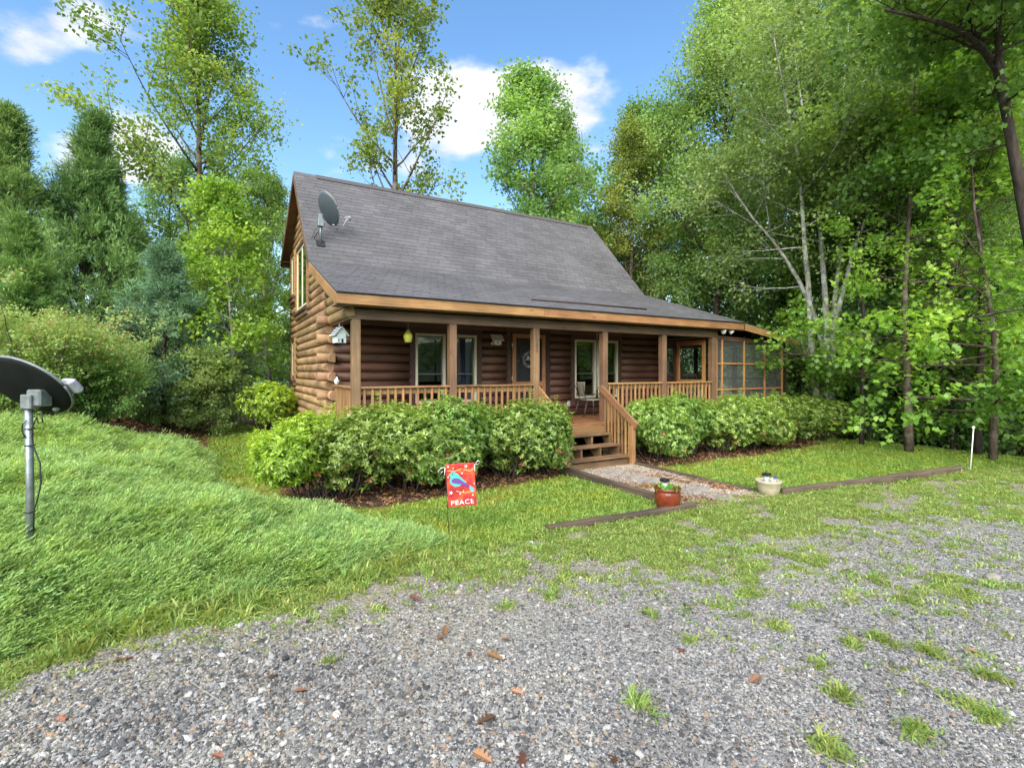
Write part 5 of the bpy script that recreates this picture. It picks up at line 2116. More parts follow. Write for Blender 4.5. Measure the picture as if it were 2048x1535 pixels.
TR['under'] = make_tree('under', 51, M['bark_dark'], M['lf_under'], H=3.2, r0=.04, base=.05, n1=34, L1=1.5, prof='oval', elev=(50, 5), curl1=.2, n2=6, n3=4, twig=.35, nl=14, ls=.13, asp=.6, spread=.14, clump=.2)
TR['pine_thin'] = make_tree('pine', 61, M['bark_brown'], M['lf_brown'], H=15, r0=.13, base=.55, n1=34, L1=1.2, prof='cone', elev=(20, -5), curl1=.3, n2=4, n3=3, twig=.35, nl=3, ls=.14, asp=.25, spread=.1, clump=.1)

# the pale many-stemmed tree beside the screened porch
MS_D = 14.4
ms_base = CAM + FW * MS_D + RT * ((1652 - CXP) / FPX * MS_D)
ms_base[2] = hgt1(ms_base[0], ms_base[1]) - .05


def stem_px(pts, r, d0=MS_D, b=None):
    b = ms_base if b is None else b
    P = np.array([atd(x, y, d0 + dd) - b for x, y, dd in pts])
    # smooth resample
    t = np.linspace(0, len(P) - 1, 12)
    k = np.arange(len(P))
    return (np.stack([np.interp(t, k, P[:, i]) for i in range(3)], -1), r)


ms = [stem_px([(1645, 885, 0), (1632, 780, 0), (1622, 690, -.1), (1618, 580, -.2), (1608, 480, -.4), (1600, 330, -.6), (1570, 200, -.8), (1545, 60, -1)], .11),
      stem_px([(1650, 885, .1), (1642, 780, .1), (1648, 690, .2), (1625, 620, .3), (1590, 545, .4), (1545, 480, .4), (1490, 420, .2), (1440, 330, 0)], .105),
      stem_px([(1655, 885, .0), (1652, 760, .0), (1655, 660, .0), (1648, 560, .1), (1640, 450, .3), (1628, 330, .4), (1600, 200, .5), (1580, 30, .6)], .115),
      stem_px([(1660, 885, .1), (1660, 760, .1), (1662, 650, .2), (1678, 540, .3), (1685, 440, .5), (1690, 320, .8), (1685, 180, 1.0), (1700, 20, 1.3)], .1),
      stem_px([(1662, 885, -.1), (1664, 760, -.1), (1668, 650, -.2), (1690, 570, -.4), (1710, 490, -.5), (1735, 430, -.7), (1765, 350, -.8), (1790, 250, -1)], .095)]
TR['multi'] = make_tree('maple', 71, M['bark_pale'], M['lf_pale'], stems=ms, base=.47, n1=17, L1=2.3, prof='oval', elev=(45, 10), curl1=.25, n2=7, n3=4, twig=.5, nl=17, ls=.105, asp=.62, spread=.2, clump=.2, keep=lambda P: (P[:, 2] > 7.0 + .8 * np.sin(P[:, 0] * 2.1)) | (np.sin(P[:, 0] * 91 + P[:, 2] * 57) > .9) | ((P @ RT < -1.9) & (P[:, 2] > 4.2)))
# the big oak leaning in at the right
OK_D = 9.5
ok_base = CAM + FW * OK_D + RT * ((2135 - CXP) / FPX * OK_D)
ok_base[2] = hgt1(ok_base[0], ok_base[1]) - .05
okst = [stem_px([(2135, 950, 0), (2100, 700, 0), (2060, 480, 0), (2034, 340, 0), (2010, 210, 0), (1992, 130, 0), (1950, 80, -.2), (1905, 52, -.4), (1850, 38, -.6), (1770, 20, -.8)], .125, OK_D, ok_base),
        stem_px([(2010, 210, 0), (1998, 120, .1), (1996, 40, .3), (2004, -60, .5), (2010, -200, .8)], .085, OK_D, ok_base),
        stem_px([(1992, 130, 0), (1960, 90, -.1), (1938, 40, -.1), (1935, -30, -.2)], .06, OK_D, ok_base)]
TR['oak'] = make_tree('oak', 72, M['bark_dark'], M['lf_wood'], stems=okst, base=.38, n1=15, L1=1.9, prof='oval', elev=(40, 5), curl1=.2, n2=7, n3=4, twig=.42, nl=14, ls=.115, asp=.9, spread=.16, shape=10, clump=.2)
# layered maple at the wood's edge: two trunks, boughs nearly level, bright lobed leaves
MP_D = 11.6
mp_base = CAM + FW * MP_D + RT * ((1818 - CXP) / FPX * MP_D)
mp_base[2] = hgt1(mp_base[0], mp_base[1]) - .05
mpst = [stem_px([(1818, 908, 0), (1815, 800, 0), (1812, 700, 0), (1808, 600, .1), (1815, 480, .2), (1825, 330, .3), (1830, 150, .3)], .1, MP_D, mp_base)]
TR['maple_edge'] = make_tree('maple', 73, M['bark_brown'], M['lf_maple'], stems=mpst, base=.17, n1=34, L1=2.9, prof='oval', elev=(35, -4), curl1=.05, n2=9, n3=4, twig=.42, nl=15, ls=.12, asp=.95, droop=.35, spread=.13, shape=10, flat=1.3, clump=.2, keep=lambda P: (P @ RT > -2.5 - .5 * np.sin(P[:, 2] * 3)) & ((P @ RT > .25) | (P[:, 2] < 3.25)))

mpo = thing('maple_tree', 'maple at the wood edge with low level boughs of bright lobed leaves', 'tree', mp_base)
put('trunk', TR['maple_edge'][0], mpo)
put('crown', TR['maple_edge'][1], mpo)
mso = thing('maple_tree', 'pale grey many-stemmed tree rising beside the screened porch', 'tree', ms_base)
put('trunk', TR['multi'][0], mso)
put('crown', TR['multi'][1], mso)
oko = thing('oak_tree', 'thick dark limbed tree leaning in at the top right', 'tree', ok_base)
put('trunk', TR['oak'][0], oko)
put('crown', TR['oak'][1], oko)
# its second bough of the same maple kind, reaching towards the screened porch
plant_tree('maple_tree', TR['maple_edge'], 1985, 10.6, 'bright leaved maple at the far right behind the marker stake', .8, 2.2)

# -- tall trees behind the house, left to right
plant_tree('tall_tree', TR['poplar_a'], 415, 20, 'tall olive green tree standing high above the cedars left of the cabin', 1.15, .6, sz=top_to_h(415, 25, 20) / 15.3)
plant_tree('tall_tree', TR['poplar_sparse'], 800, 19.5, 'tall sparse tree with open branches behind the cabin ridge', top_to_h(800, -5, 19.5) / 15.5, 3.1)
plant_tree('tall_tree', TR['poplar_b'], 1048, 20.5, 'slim dense tree behind the right half of the cabin ridge', 1.25, 1.0, sz=top_to_h(1048, 125, 20.5) / 14.3)
plant_tree('tall_tree', TR['poplar_b'], 1155, 22, 'shorter green tree just right of the slim dense tree behind the roof', top_to_h(1150, 235, 22) / 14.3, 2.4)
plant_tree('tall_tree', TR['poplar_a'], 1250, 23, 'yellowish leafy tree showing past the right end of the roof ridge', top_to_h(1250, 290, 23) / 15.2, 4.0)
plant_tree('pine_tree', TR['pine_thin'], 1292, 25, 'thin brown half-dead conifer top right of the roof against the sky', top_to_h(1292, 210, 25) / 15.2, 0)
plant_tree('tall_tree', TR['wood_a'], 545, 17.5, 'leafy green tree just behind the cabin gable on the left', top_to_h(545, 350, 17.5) / 14.5, .3)
plant_tree('tall_tree', TR['wood_c'], 330, 21, 'pale green tree filling the gap below the tall olive tree', top_to_h(330, 330, 21) / 15.5, 1.3)
plant_tree('tall_tree', TR['wood_b'], 460, 24, 'green tree low behind the yellow green sapling', top_to_h(460, 420, 24) / 13.5, 2.2)
# -- cedars and shrubs on the left bank
plant_tree('cedar_tree', TR['cedar_a'], 5, 15.5, 'tall dark cedar at the left edge of the picture', top_to_h(5, 215, 15.5) / 10.4, .0)
plant_tree('cedar_tree', TR['cedar_a'], 160, 16.5, 'tall dark cedar second from the left edge', top_to_h(160, 205, 16.5) / 10.4, 2.0, sz=None)
plant_tree('cedar_tree', TR['cedar_a'], 250, 18, 'dark cedar with lower top right of the tall pair', top_to_h(245, 320, 18) / 10.4, 4.0)
plant_tree('cedar_tree', TR['cedar_b'], 75, 11.5, 'lighter green young cedar standing before the tall dark ones', top_to_h(75, 430, 11.5) / 5.2, .6)
plant_tree('cedar_tree', TR['cedar_blue'], 320, 12.5, 'blue green drooping cedar above the brown leaf floor', top_to_h(310, 480, 12.5) / 4.8, 1.0)
plant_tree('cedar_tree', TR['cedar_blue'], 405, 13.5, 'smaller blue green cedar close to the yellow green sapling', top_to_h(405, 600, 13.5) / 4.8, 3.0)
plant_tree('cedar_tree', TR['cedar_blue'], 235, 11.5, 'low blue green cedar behind the red tipped shrub', top_to_h(235, 610, 11.5) / 4.8, 5.0)
plant_tree('cedar_tree', TR['cedar_blue'], 455, 15, 'far blue green cedar low beside the cabin gable', top_to_h(455, 640, 15) / 4.8, 2.0)
plant_tree('sapling', TR['young'], 470, 14.0, 'yellow green sapling with a thin pale trunk left of the cabin', top_to_h(470, 385, 14.0) / 6.0, .8)
for i, (px, d, py) in enumerate(((-60, 22, 420), (90, 24, 430), (240, 25, 450), (380, 26, 470), (500, 27, 480), (590, 26, 520), (-130, 18, 300))):
    plant_tree('background_tree', TR[('wood_a', 'wood_c', 'wood_b')[i % 3]], px, d, 'green tree far back in the wood behind the left bank', top_to_h(px, py, d) / 14.5, i * 1.7, 'far trees behind the left bank')
# -- the wood on the right
RWOOD = [(1345, 24, 215, 'wood_a', 'leafy tree at the left end of the right hand wood, against blue sky'), (1430, 19, 60, 'wood_c', 'tall pale leaved tree left of the many-stemmed one'), (1500, 20, -40, 'wood_a', 'tall green tree behind the left stems of the many-stemmed tree'),
         (1600, 18, -60, 'wood_c', 'tall tree directly behind the many-stemmed pale one'), (1700, 17, -80, 'wood_b', 'tall bright tree right of the many-stemmed one'), (1790, 16, -40, 'wood_a', 'tall tree behind the level-boughed maple'),
         (1900, 15.5, 60, 'wood_b', 'bright tree at the right between maple and oak'), (1990, 15, 40, 'wood_c', 'pale leaved tree behind the leaning oak limbs'),
         (1900, 13.2, 235, 'wood_c', 'shorter pale leaved tree among the trunks left of the marker stake'), (1765, 14.8, 200, 'wood_c', 'fine leaved tree between the pale stems and the level-boughed maple')]
for i, (px, d, py, k, lb) in enumerate(RWOOD):
    plant_tree('woodland_tree', TR[k], px, d, lb, top_to_h(px, py, d) / 14.3, i * 2.3)
for i, (px, d, py) in enumerate(((1250, 28, 470), (1330, 29, 450), (1420, 27, 430), (1520, 28, 430), (1640, 26, 430), (1760, 27, 420), (1880, 26, 420), (2010, 24, 420), (1180, 30, 470), (2110, 15, 200))):
    plant_tree('background_tree', TR[('wood_b', 'wood_a', 'wood_c')[i % 3]], px, d, 'leafy tree deep in the wood on the right', top_to_h(px, py, d) / 14.3, i * 1.9, 'far trees of the right hand wood')
# bare trunks at the edge of the lawn
for px, d, r_, lean, lb in ((1723, 12.9, .06, .01, 'slim dark trunk at the lawn edge left of the brown trunk'), (1853, 13.3, .05, .04, 'thin dark trunk just right of the level-boughed maple'), (1955, 11.2, .085, -.01, 'dark trunk beside the white marker stake'),
                            (1905, 12.6, .045, .03, 'thin leaning trunk between maple and marker stake'), (1738, 13.6, .035, .05, 'very thin leaning stem by the slim dark trunk')):
    p = CAM + FW * d + RT * ((px - CXP) / FPX * d)
    z = hgt1(p[0], p[1]) - .1
    rg = np.random.default_rng(int(px))
    st = limb(rg, np.zeros(3), np.array([lean, lean, 1.0]), 8.5, 10, .05, .02)
    tr, cr = make_tree('edge_tree', int(px), M['bark_dark'], M['lf_wood'], stems=[(st, r_)], base=.72, n1=10, L1=1.3, prof='oval', elev=(50, 10), curl1=.3, n2=6, n3=4, twig=.5, nl=16, ls=.13, asp=.75, spread=.18)
    t = thing('slim_tree', lb, 'tree', (p[0], p[1], z))
    put('trunk', tr, t)
    put('crown', cr, t)
# undergrowth
for i, (px, d) in enumerate(((1600, 15.5), (1680, 15), (1745, 15.5), (1790, 14.2), (1860, 15), (1910, 14), (1975, 13.6), (2040, 12.8), (2020, 15.5), (1640, 18), (1850, 18), (1940, 18), (2100, 14), (1560, 18), (1700, 19), (1800, 20))):
    lb = ('dark bush just right of the screened porch corner', 'dark bush right behind the many-stemmed pale tree', 'dark bush behind the slim trunk left of the level-boughed maple', 'dark bush touching the left side of the level-boughed maple trunk',
          'dark bush right of the level-boughed maple trunk', 'dark bush left of the white marker stake at the wood edge', 'dark bush just right of the white marker stake', 'dark bush at the right picture edge, nearest of the undergrowth')
    plant_tree('undergrowth_bush', TR['under'], px, d, lb[i] if i < 8 else 'leafy bush deeper in the shade of the right hand wood', .75 + .12 * (i % 4), i * 1.3, 'undergrowth at the wood edge', 'bush')
for i, (px, d) in enumerate(((300, 12.5), (360, 13), (140, 12), (420, 12.6))):
    plant_tree('undergrowth_bush', TR['under'], px, d, 'low leafy bush growing under the cedars', .4 + .05 * i, i * 2.1, 'undergrowth below the cedars', 'bush')


# -- azaleas: whorls of narrow leaves over a domed, stemmed shrub
def make_azalea(seed, leaf, rx, ry, h, nros=3600, ll=.066, low=.14, red=.009):
    rg = np.random.default_rng(seed)
    # lumpy dome: several lobes
    lob = [(rg.uniform(-.7, .7) * rx, rg.uniform(-.55, .55) * ry, rg.uniform(.34, .74) * h, rg.uniform(.4, .56)) for _ in range(13)]
    C, A, Q = [], [], []
    per = nros // len(lob)
    for (x, y, z, r) in lob:
        v = norm(rg.normal(0, 1, (per, 3)))
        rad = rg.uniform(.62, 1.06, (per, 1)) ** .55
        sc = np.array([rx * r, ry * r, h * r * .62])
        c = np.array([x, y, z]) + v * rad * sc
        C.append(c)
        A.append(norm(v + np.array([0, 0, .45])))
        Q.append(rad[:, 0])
    C, A, Q = np.concatenate(C), np.concatenate(A), np.concatenate(Q)
    # sprigs rising above the dome
    ns = 150
    i = rg.choice(len(C), ns)
    for k in i:
        n_ = rg.integers(2, 6)
        C = np.concatenate([C, C[k] + np.outer(np.arange(n_) * .045, A[k] * .4 + UP * .8)])
        A = np.concatenate([A, np.tile(norm(A[k] * .4 + UP), (n_, 1))])
        Q = np.concatenate([Q, np.full(n_, 1.1)])
    keep = C[:, 2] > low * h
    C, A, Q = C[keep], A[keep], Q[keep]
    n = len(C)
    t1 = norm(np.cross(A, rg.normal(0, 1, (n, 3))))
    t2 = np.cross(A, t1)
    nl = 7
    rep = np.repeat(np.arange(n), nl)
    ph = np.tile(np.arange(nl) * 2 * math.pi / nl, n) + rg.normal(0, .3, n * nl)
    D = np.cos(ph)[:, None] * t1[rep] + np.sin(ph)[:, None] * t2[rep] + A[rep] * rg.uniform(.1, .9, (n * nl, 1))
    P = C[rep] + rg.normal(0, .006, (n * nl, 3))
    S = ll * rg.uniform(.7, 1.25, n * nl)
    V, F = leaves_vf(P, D, A[rep] + rg.normal(0, .2, (n * nl, 3)), S, .36, .06)
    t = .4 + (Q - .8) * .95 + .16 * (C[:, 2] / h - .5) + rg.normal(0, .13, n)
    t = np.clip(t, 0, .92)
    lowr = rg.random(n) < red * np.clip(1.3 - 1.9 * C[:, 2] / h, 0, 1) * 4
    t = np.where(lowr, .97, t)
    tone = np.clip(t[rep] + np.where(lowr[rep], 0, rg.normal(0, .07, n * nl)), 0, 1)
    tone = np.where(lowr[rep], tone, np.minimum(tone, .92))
    cr = mesh('azalea_foliage', V, F, leaf, False, {'tone': np.repeat(tone, 4)})
    mb = MB()
    for k in range(16):
        a = rg.uniform(0, 6.28)
        b = np.array([math.cos(a) * rx * .15, math.sin(a) * ry * .15, -.05])
        j = C[rg.integers(n)]
        m_ = (b + j) / 2 + np.array([math.cos(a) * .08, math.sin(a) * .08, -.05])
        mb.tube(np.array([b, b * .5 + m_ * .5 + rg.normal(0, .02, 3), m_, m_ * .4 + j * .6, j]), [.018, .015, .012, .008, .003], 5)
    st = mesh('azalea_stems', mb.V, mb.F, M['bark_dark'], True)
    return st, cr


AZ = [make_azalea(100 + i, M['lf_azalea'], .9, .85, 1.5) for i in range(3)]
AZY = make_azalea(110, M['lf_azalea_y'], .85, .8, 1.45, 2300, .075, .25, 0)


def shrub(kind, ms_, u, v, label, s=1.0, rz=0.0, group=None, sz=None):
    t = thing(kind, label, 'shrub', (u, v, hgt1(u, v)), (0, 0, rz), group)
    t.scale = (s, s, sz or s)
    put('stems', ms_[0], t)
    put('foliage', ms_[1], t)
    return t


GA = 'azaleas along the porch'
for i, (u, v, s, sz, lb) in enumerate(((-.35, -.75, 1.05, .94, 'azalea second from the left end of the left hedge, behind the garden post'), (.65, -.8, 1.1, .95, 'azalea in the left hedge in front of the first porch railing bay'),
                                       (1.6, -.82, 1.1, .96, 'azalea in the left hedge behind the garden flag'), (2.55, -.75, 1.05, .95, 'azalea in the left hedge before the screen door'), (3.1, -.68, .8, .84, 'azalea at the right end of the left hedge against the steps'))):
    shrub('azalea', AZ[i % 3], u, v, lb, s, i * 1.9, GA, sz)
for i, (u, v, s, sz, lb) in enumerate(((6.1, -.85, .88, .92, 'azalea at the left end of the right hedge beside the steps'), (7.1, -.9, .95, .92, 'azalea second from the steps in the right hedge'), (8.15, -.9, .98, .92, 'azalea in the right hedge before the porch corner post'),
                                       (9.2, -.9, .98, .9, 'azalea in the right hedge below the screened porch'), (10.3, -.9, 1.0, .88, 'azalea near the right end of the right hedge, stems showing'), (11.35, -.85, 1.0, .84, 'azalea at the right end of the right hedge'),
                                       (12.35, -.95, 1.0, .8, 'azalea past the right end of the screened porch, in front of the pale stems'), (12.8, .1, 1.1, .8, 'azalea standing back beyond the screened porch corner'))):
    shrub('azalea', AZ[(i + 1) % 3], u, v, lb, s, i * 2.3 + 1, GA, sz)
shrub('leafy_shrub', AZY, -.75, -.85, 'bright yellow green shrub at the left end of the left hedge', .9, .5, None, .93)
shrub('leafy_shrub', AZY, -1.1, 1.9, 'low green shrub beside the mossy strip left of the hedge', .5, 2.0, None, .55)
p = on_ground(527, 862)
shrub('leafy_shrub', AZY, -.95, 6.1, 'rounded yellow green shrub against the log gable wall', .92, 4.0, None, .98)


# red tipped shrub on the left bank
def make_redtip():
    rg = np.random.default_rng(9)
    tr, cr = make_tree('redtip', 81, M['bark_brown'], M['lf_redtip'], stems=[(limb(rg, np.array([.1 * math.cos(a), .1 * math.sin(a), 0]), np.array([.55 * math.cos(a), .55 * math.sin(a), 1]), 2.1, 6, .2, .05), .03) for a in np.arange(7) * .9], base=.15, n1=14, L1=.8, prof='fan', elev=(50, 30), curl1=.3, n2=6, n3=4, twig=.22, nl=15, ls=.065, asp=.5, spread=.06, clump=.1, geo2=False)
    a = cr.attributes['tone']
    t = np.empty(len(cr.vertices), np.float32)
    a.data.foreach_get('value', t)
    co = np.empty(len(cr.vertices) * 3, np.float32)
    cr.vertices.foreach_get('co', co)
    z = co.reshape(-1, 3)[:, 2]
    r_ = np.repeat(rg.random(len(z) // 4), 4)
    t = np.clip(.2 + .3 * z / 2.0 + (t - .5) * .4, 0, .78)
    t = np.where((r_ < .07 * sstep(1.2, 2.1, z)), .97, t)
    a.data.foreach_set('value', t.astype(np.float32))
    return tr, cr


RED = make_redtip()
for px, d, py, s_, lb in ((60, 8.8, 640, 0, 'wide red tipped shrub behind the black satellite dish'), (190, 9.8, 690, 1, 'red tipped shrub at the right of the wider one on the bank')):
    p = CAM + FW * d + RT * ((px - CXP) / FPX * d)
    t = thing('red_tipped_shrub', lb, 'shrub', (p[0], p[1], hgt1(p[0], p[1])), (0, 0, s_ * 2.0))
    k = top_to_h(px, py, d) / 2.45
    t.scale = (k * 1.1, k * 1.1, k)
    put('stems', RED[0], t)
    put('foliage', RED[1], t)
# trailing plant in the red pot
rg = np.random.default_rng(4)
n = 160
P = np.stack([rg.normal(0, .075, n), rg.normal(0, .075, n), .31 + rg.uniform(0, .04, n)], -1)
V, F = leaves_vf(P, rg.normal(0, 1, (n, 3)), UP + rg.normal(0, .4, (n, 3)), rg.uniform(.025, .045, n), .8)
pl_ = put('plant', mesh('plant', V, F, M['lf_maple'], False, {'tone': np.repeat(rg.random(n), 4)}), rpt)
pl_['kind'] = 'stuff'
# trees across the drive, behind the camera (they show in the window panes)
for i, (px, d) in enumerate(((-900, -19), (200, -22), (1100, -20), (2000, -23), (2900, -20), (3900, -21))):
    plant_tree('background_tree', TR[('wood_a', 'wood_c', 'wood_b')[i % 3]], px, d, 'leafy tree across the drive, mirrored in the window panes', .75, i * 1.7, 'trees across the drive')

# ------------------------------------------------------------------ ground cover scattered as stuff
def gn_scatter(name, P, rot, scl, idx, sources, label=None):
    """points instancing small meshes (ground cover nobody could count)"""
    col_ = bpy.data.collections.new(name + '_pieces')
    for i, me in enumerate(sources):
        o = bpy.data.objects.new('%s_piece_%02d' % (name, i), me)
        col_.objects.link(o)
    me = bpy.data.meshes.new(name)
    n = len(P)
    me.vertices.add(n)
    me.vertices.foreach_set('co', np.ascontiguousarray(P, dtype=np.float32).ravel())
    a = me.attributes.new('rot', 'FLOAT_VECTOR', 'POINT')
    a.data.foreach_set('vector', np.ascontiguousarray(rot, dtype=np.float32).ravel())
    a = me.attributes.new('scl', 'FLOAT_VECTOR', 'POINT')
    a.data.foreach_set('vector', np.ascontiguousarray(scl, dtype=np.float32).ravel())
    a = me.attributes.new('idx', 'INT', 'POINT')
    a.data.foreach_set('value', np.ascontiguousarray(idx, dtype=np.int32))
    o = put(name, me)
    o['kind'] = 'stuff'
    ng = bpy.data.node_groups.new(name, 'GeometryNodeTree')
    ng.interface.new_socket('Geometry', in_out='INPUT', socket_type='NodeSocketGeometry')
    ng.interface.new_socket('Geometry', in_out='OUTPUT', socket_type='NodeSocketGeometry')
    N, L = ng.nodes, ng.links
    gi, go = N.new('NodeGroupInput'), N.new('NodeGroupOutput')
    ci = N.new('GeometryNodeCollectionInfo')
    ci.inputs['Collection'].default_value = col_
    ci.inputs['Separate Children'].default_value = True
    ci.inputs['Reset Children'].default_value = True
    ip = N.new('GeometryNodeInstanceOnPoints')
    ip.inputs['Pick Instance'].default_value = True

    def na(nm, ty):
        x = N.new('GeometryNodeInputNamedAttribute')
        x.data_type = ty
        x.inputs['Name'].default_value = nm
        return x.outputs['Attribute']
    L.new(gi.outputs[0], ip.inputs['Points'])
    L.new(ci.outputs[0], ip.inputs['Instance'])
    L.new(na('idx', 'INT'), ip.inputs['Instance Index'])
    er = N.new('FunctionNodeEulerToRotation')
    L.new(na('rot', 'FLOAT_VECTOR'), er.inputs[0])
    L.new(er.outputs[0], ip.inputs['Rotation'])
    L.new(na('scl', 'FLOAT_VECTOR'), ip.inputs['Scale'])
    L.new(ip.outputs[0], go.inputs[0])
    md = o.modifiers.new('scatter', 'NODES')
    md.node_group = ng
    return o


def view_pts(rg, n, dmin, dmax, pw=1.0, lo=-1.08, hi=1.08):
    """points on the ground in front of the camera, thinning with distance"""
    t = rg.random(n)
    d = dmin * (dmax / dmin) ** (t ** pw)
    s = rg.uniform(lo, hi, n)
    P = CAM[None, :2] + FW[None, :2] * d[:, None] + RT[None, :2] * (s * d)[:, None]
    return P, d


def tnorm(x, y):
    e = .1
    return np.arctan2(hgt(x + e, y) - hgt(x - e, y), 2 * e), np.arctan2(hgt(x, y + e) - hgt(x, y - e), 2 * e)


# -- juniper
def sprig(seed):
    """a feathery lying spray: a stem with short side shoots of needles"""
    rg = np.random.default_rng(seed)
    P, D, S = [], [], []
    for k in range(7):
        a = rg.uniform(-.8, .8)
        el = rg.uniform(.1, .7)
        d0 = np.array([math.cos(a) * math.cos(el), math.sin(a) * math.cos(el), math.sin(el)])
        L_ = rg.uniform(.16, .32)
        b = np.array([rg.normal(0, .03), rg.normal(0, .03), 0])
        for j in range(11):
            t = .2 + .8 * j / 10
            p = b + d0 * L_ * t + np.array([.04 * t * t, 0, -.02 * t * t])
            for s in (-1, 1):
                sd2 = norm(np.cross(d0, UP + rg.normal(0, .4, 3)))
                P.append(p)
                D.append(d0 * 1.2 + sd2 * s * .6 + rg.normal(0, .22, 3))
                S.append(.056 * (1.15 - .5 * t) * rg.uniform(.8, 1.3))
        P.append(b + d0 * L_); D.append(d0); S.append(.04)
    P, D, S = np.array(P), np.array(D), np.array(S)
    V, F = leaves_vf(P, D, UP + rg.normal(0, .5, P.shape), S, .2, .05)
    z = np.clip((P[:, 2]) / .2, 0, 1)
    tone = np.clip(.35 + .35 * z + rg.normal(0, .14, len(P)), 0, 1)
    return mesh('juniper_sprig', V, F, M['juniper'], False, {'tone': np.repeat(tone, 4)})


JUN = [(-7.2, -6.3), (-4.6, -4.75), (-3.21, -4.08), (-2.44, -3.75), (-1.36, -3.86), (-.5, -3.62), (.0, -3.42), (-.25, -2.7), (-.72, -2.0), (-1.45, -1.25), (-2.0, -.3), (-2.2, .8), (-2.3, 3.0), (-2.9, 3.6), (-4.2, 3.7), (-6.2, 3.9), (-9, 4.0), (-16, 2), (-16, -6)]
rg = np.random.default_rng(77)
P, d = view_pts(rg, 300000, 2.6, 16, .62, -1.12, .1)
s = polysd(JUN, P[:, 0], P[:, 1]) + (vnoise(P[:, 0], P[:, 1], 2.6, 31, 4) - .5) * .55
k = (s > .0)
P, d, s = P[k], d[k], s[k]
# even out to a density that falls with distance
k = rg.random(len(P)) < np.clip(85000 / len(P), 0, 1)
P, d, s = P[k], d[k], s[k]
n = len(P)
lump = np.clip(1.35 * vnoise(P[:, 0], P[:, 1], 2.0, 33, 3) - .18, 0, 1)
zz = hgt(P[:, 0], P[:, 1]) + (-.01 + (.24 - .15 * sstep(-2.6, -.4, P[:, 0])) * lump * sstep(0, .9, s)) * rg.uniform(.45, 1.0, n)
rz = .5 + 1.3 * (vnoise(P[:, 0], P[:, 1], .6, 36) - .5) + rg.normal(0, .6, n)
sc = rg.uniform(.5, 1.05, n) * np.interp(d, [2, 5, 14], [.8, 1.0, 1.5]) * (.65 + .35 * sstep(0, .5, s)) * (.8 + .5 * lump)
gn_scatter('juniper_ground_cover', np.column_stack([P, zz]), np.column_stack([rg.normal(0, .2, n), rg.normal(0, .25, n), rz]), np.repeat(sc[:, None], 3, 1), rg.integers(0, 6, n), [sprig(i) for i in range(6)])


# -- grass
def tuft(seed, n, h, sp, mat, w=.006, bend=.5):
    rg = np.random.default_rng(seed)
    V, F, T = [], [], []
    for i in range(n):
        a = rg.uniform(0, 6.28)
        b = np.array([rg.normal(0, sp), rg.normal(0, sp), 0])
        hh = h * rg.uniform(.5, 1.2)
        d_ = np.array([math.cos(a), math.sin(a), 0])
        sd2 = np.array([-math.sin(a), math.cos(a), 0]) * w * rg.uniform(.7, 1.3)
        bb = bend * rg.uniform(.4, 1.4)
        p1 = b + d_ * hh * .35 * bb + UP * hh * .6
        p2 = b + d_ * hh * bb + UP * hh * (1 - .35 * bb)
        k0 = len(V)
        V += [b - sd2, b + sd2, p1 + sd2 * .8, p1 - sd2 * .8, p2]
        F += [(k0, k0 + 1, k0 + 2), (k0, k0 + 2, k0 + 3), (k0 + 3, k0 + 2, k0 + 4)]
        T += [float(np.clip(rg.normal(.5, .22), 0, 1))] * 5
    return mesh('tuft', np.array(V), np.array(F), mat, False, {'tone': T})


GR = [tuft(i, 12, .055, .028, M['grass'], .0045, .8) for i in range(5)]
rg = np.random.default_rng(5)
P, d = view_pts(rg, 330000, 4.6, 20, .8, -.75, 1.08)
x, y = P[:, 0], P[:, 1]
sl_ = np.maximum(polysd(LAWN_L, x, y), polysd(LAWN_R, x, y)) + (vnoise(x, y, 2, 41) - .5) * .5
mu_ = np.maximum(polysd(MULCH, x, y), polysd(MULCH_R, x, y))
den = sstep(-.15, .15, sl_) * (1 - .93 * sstep(-1.9, -.3, mu_ + (vnoise(x, y, 1.3, 43, 4) - .5) * 2.4)) * sstep(.05, -.2, mu_)
den = den * np.where((x < 0) & (y > 0), .35, 1)
for tb_ in [o for o in bpy.data.objects if o.name.startswith('timber_edging')]:
    bpy.context.view_layer.update()
    L2 = tb_.matrix_world.inverted()
    q0 = np.array(L2)[:2]
    lx, ly = q0[0, 0] * x + q0[0, 1] * y + q0[0, 3], q0[1, 0] * x + q0[1, 1] * y + q0[1, 3]
    den = np.where((np.abs(ly) < .1) & (np.abs(lx) < tb_.dimensions.x / 2 + .02), 0, den)
for q0 in (rp, bp):
    den = np.where(np.hypot(x - q0[0], y - q0[1]) < .2, 0, den)
k = rg.random(len(P)) < den
P, d = P[k], d[k]
if len(P) > 60000:
    j = rg.choice(len(P), 60000, False)
    P, d = P[j], d[j]
n = len(P)
sc = rg.uniform(.6, 1.25, n) * np.interp(d, [5, 12], [1.0, 1.35])
gn_scatter('lawn_grass', np.column_stack([P, hgt(P[:, 0], P[:, 1])]), np.column_stack([rg.normal(0, .15, n), rg.normal(0, .15, n), rg.uniform(0, 6.28, n)]), np.repeat(sc[:, None], 3, 1), rg.integers(0, 5, n), GR)

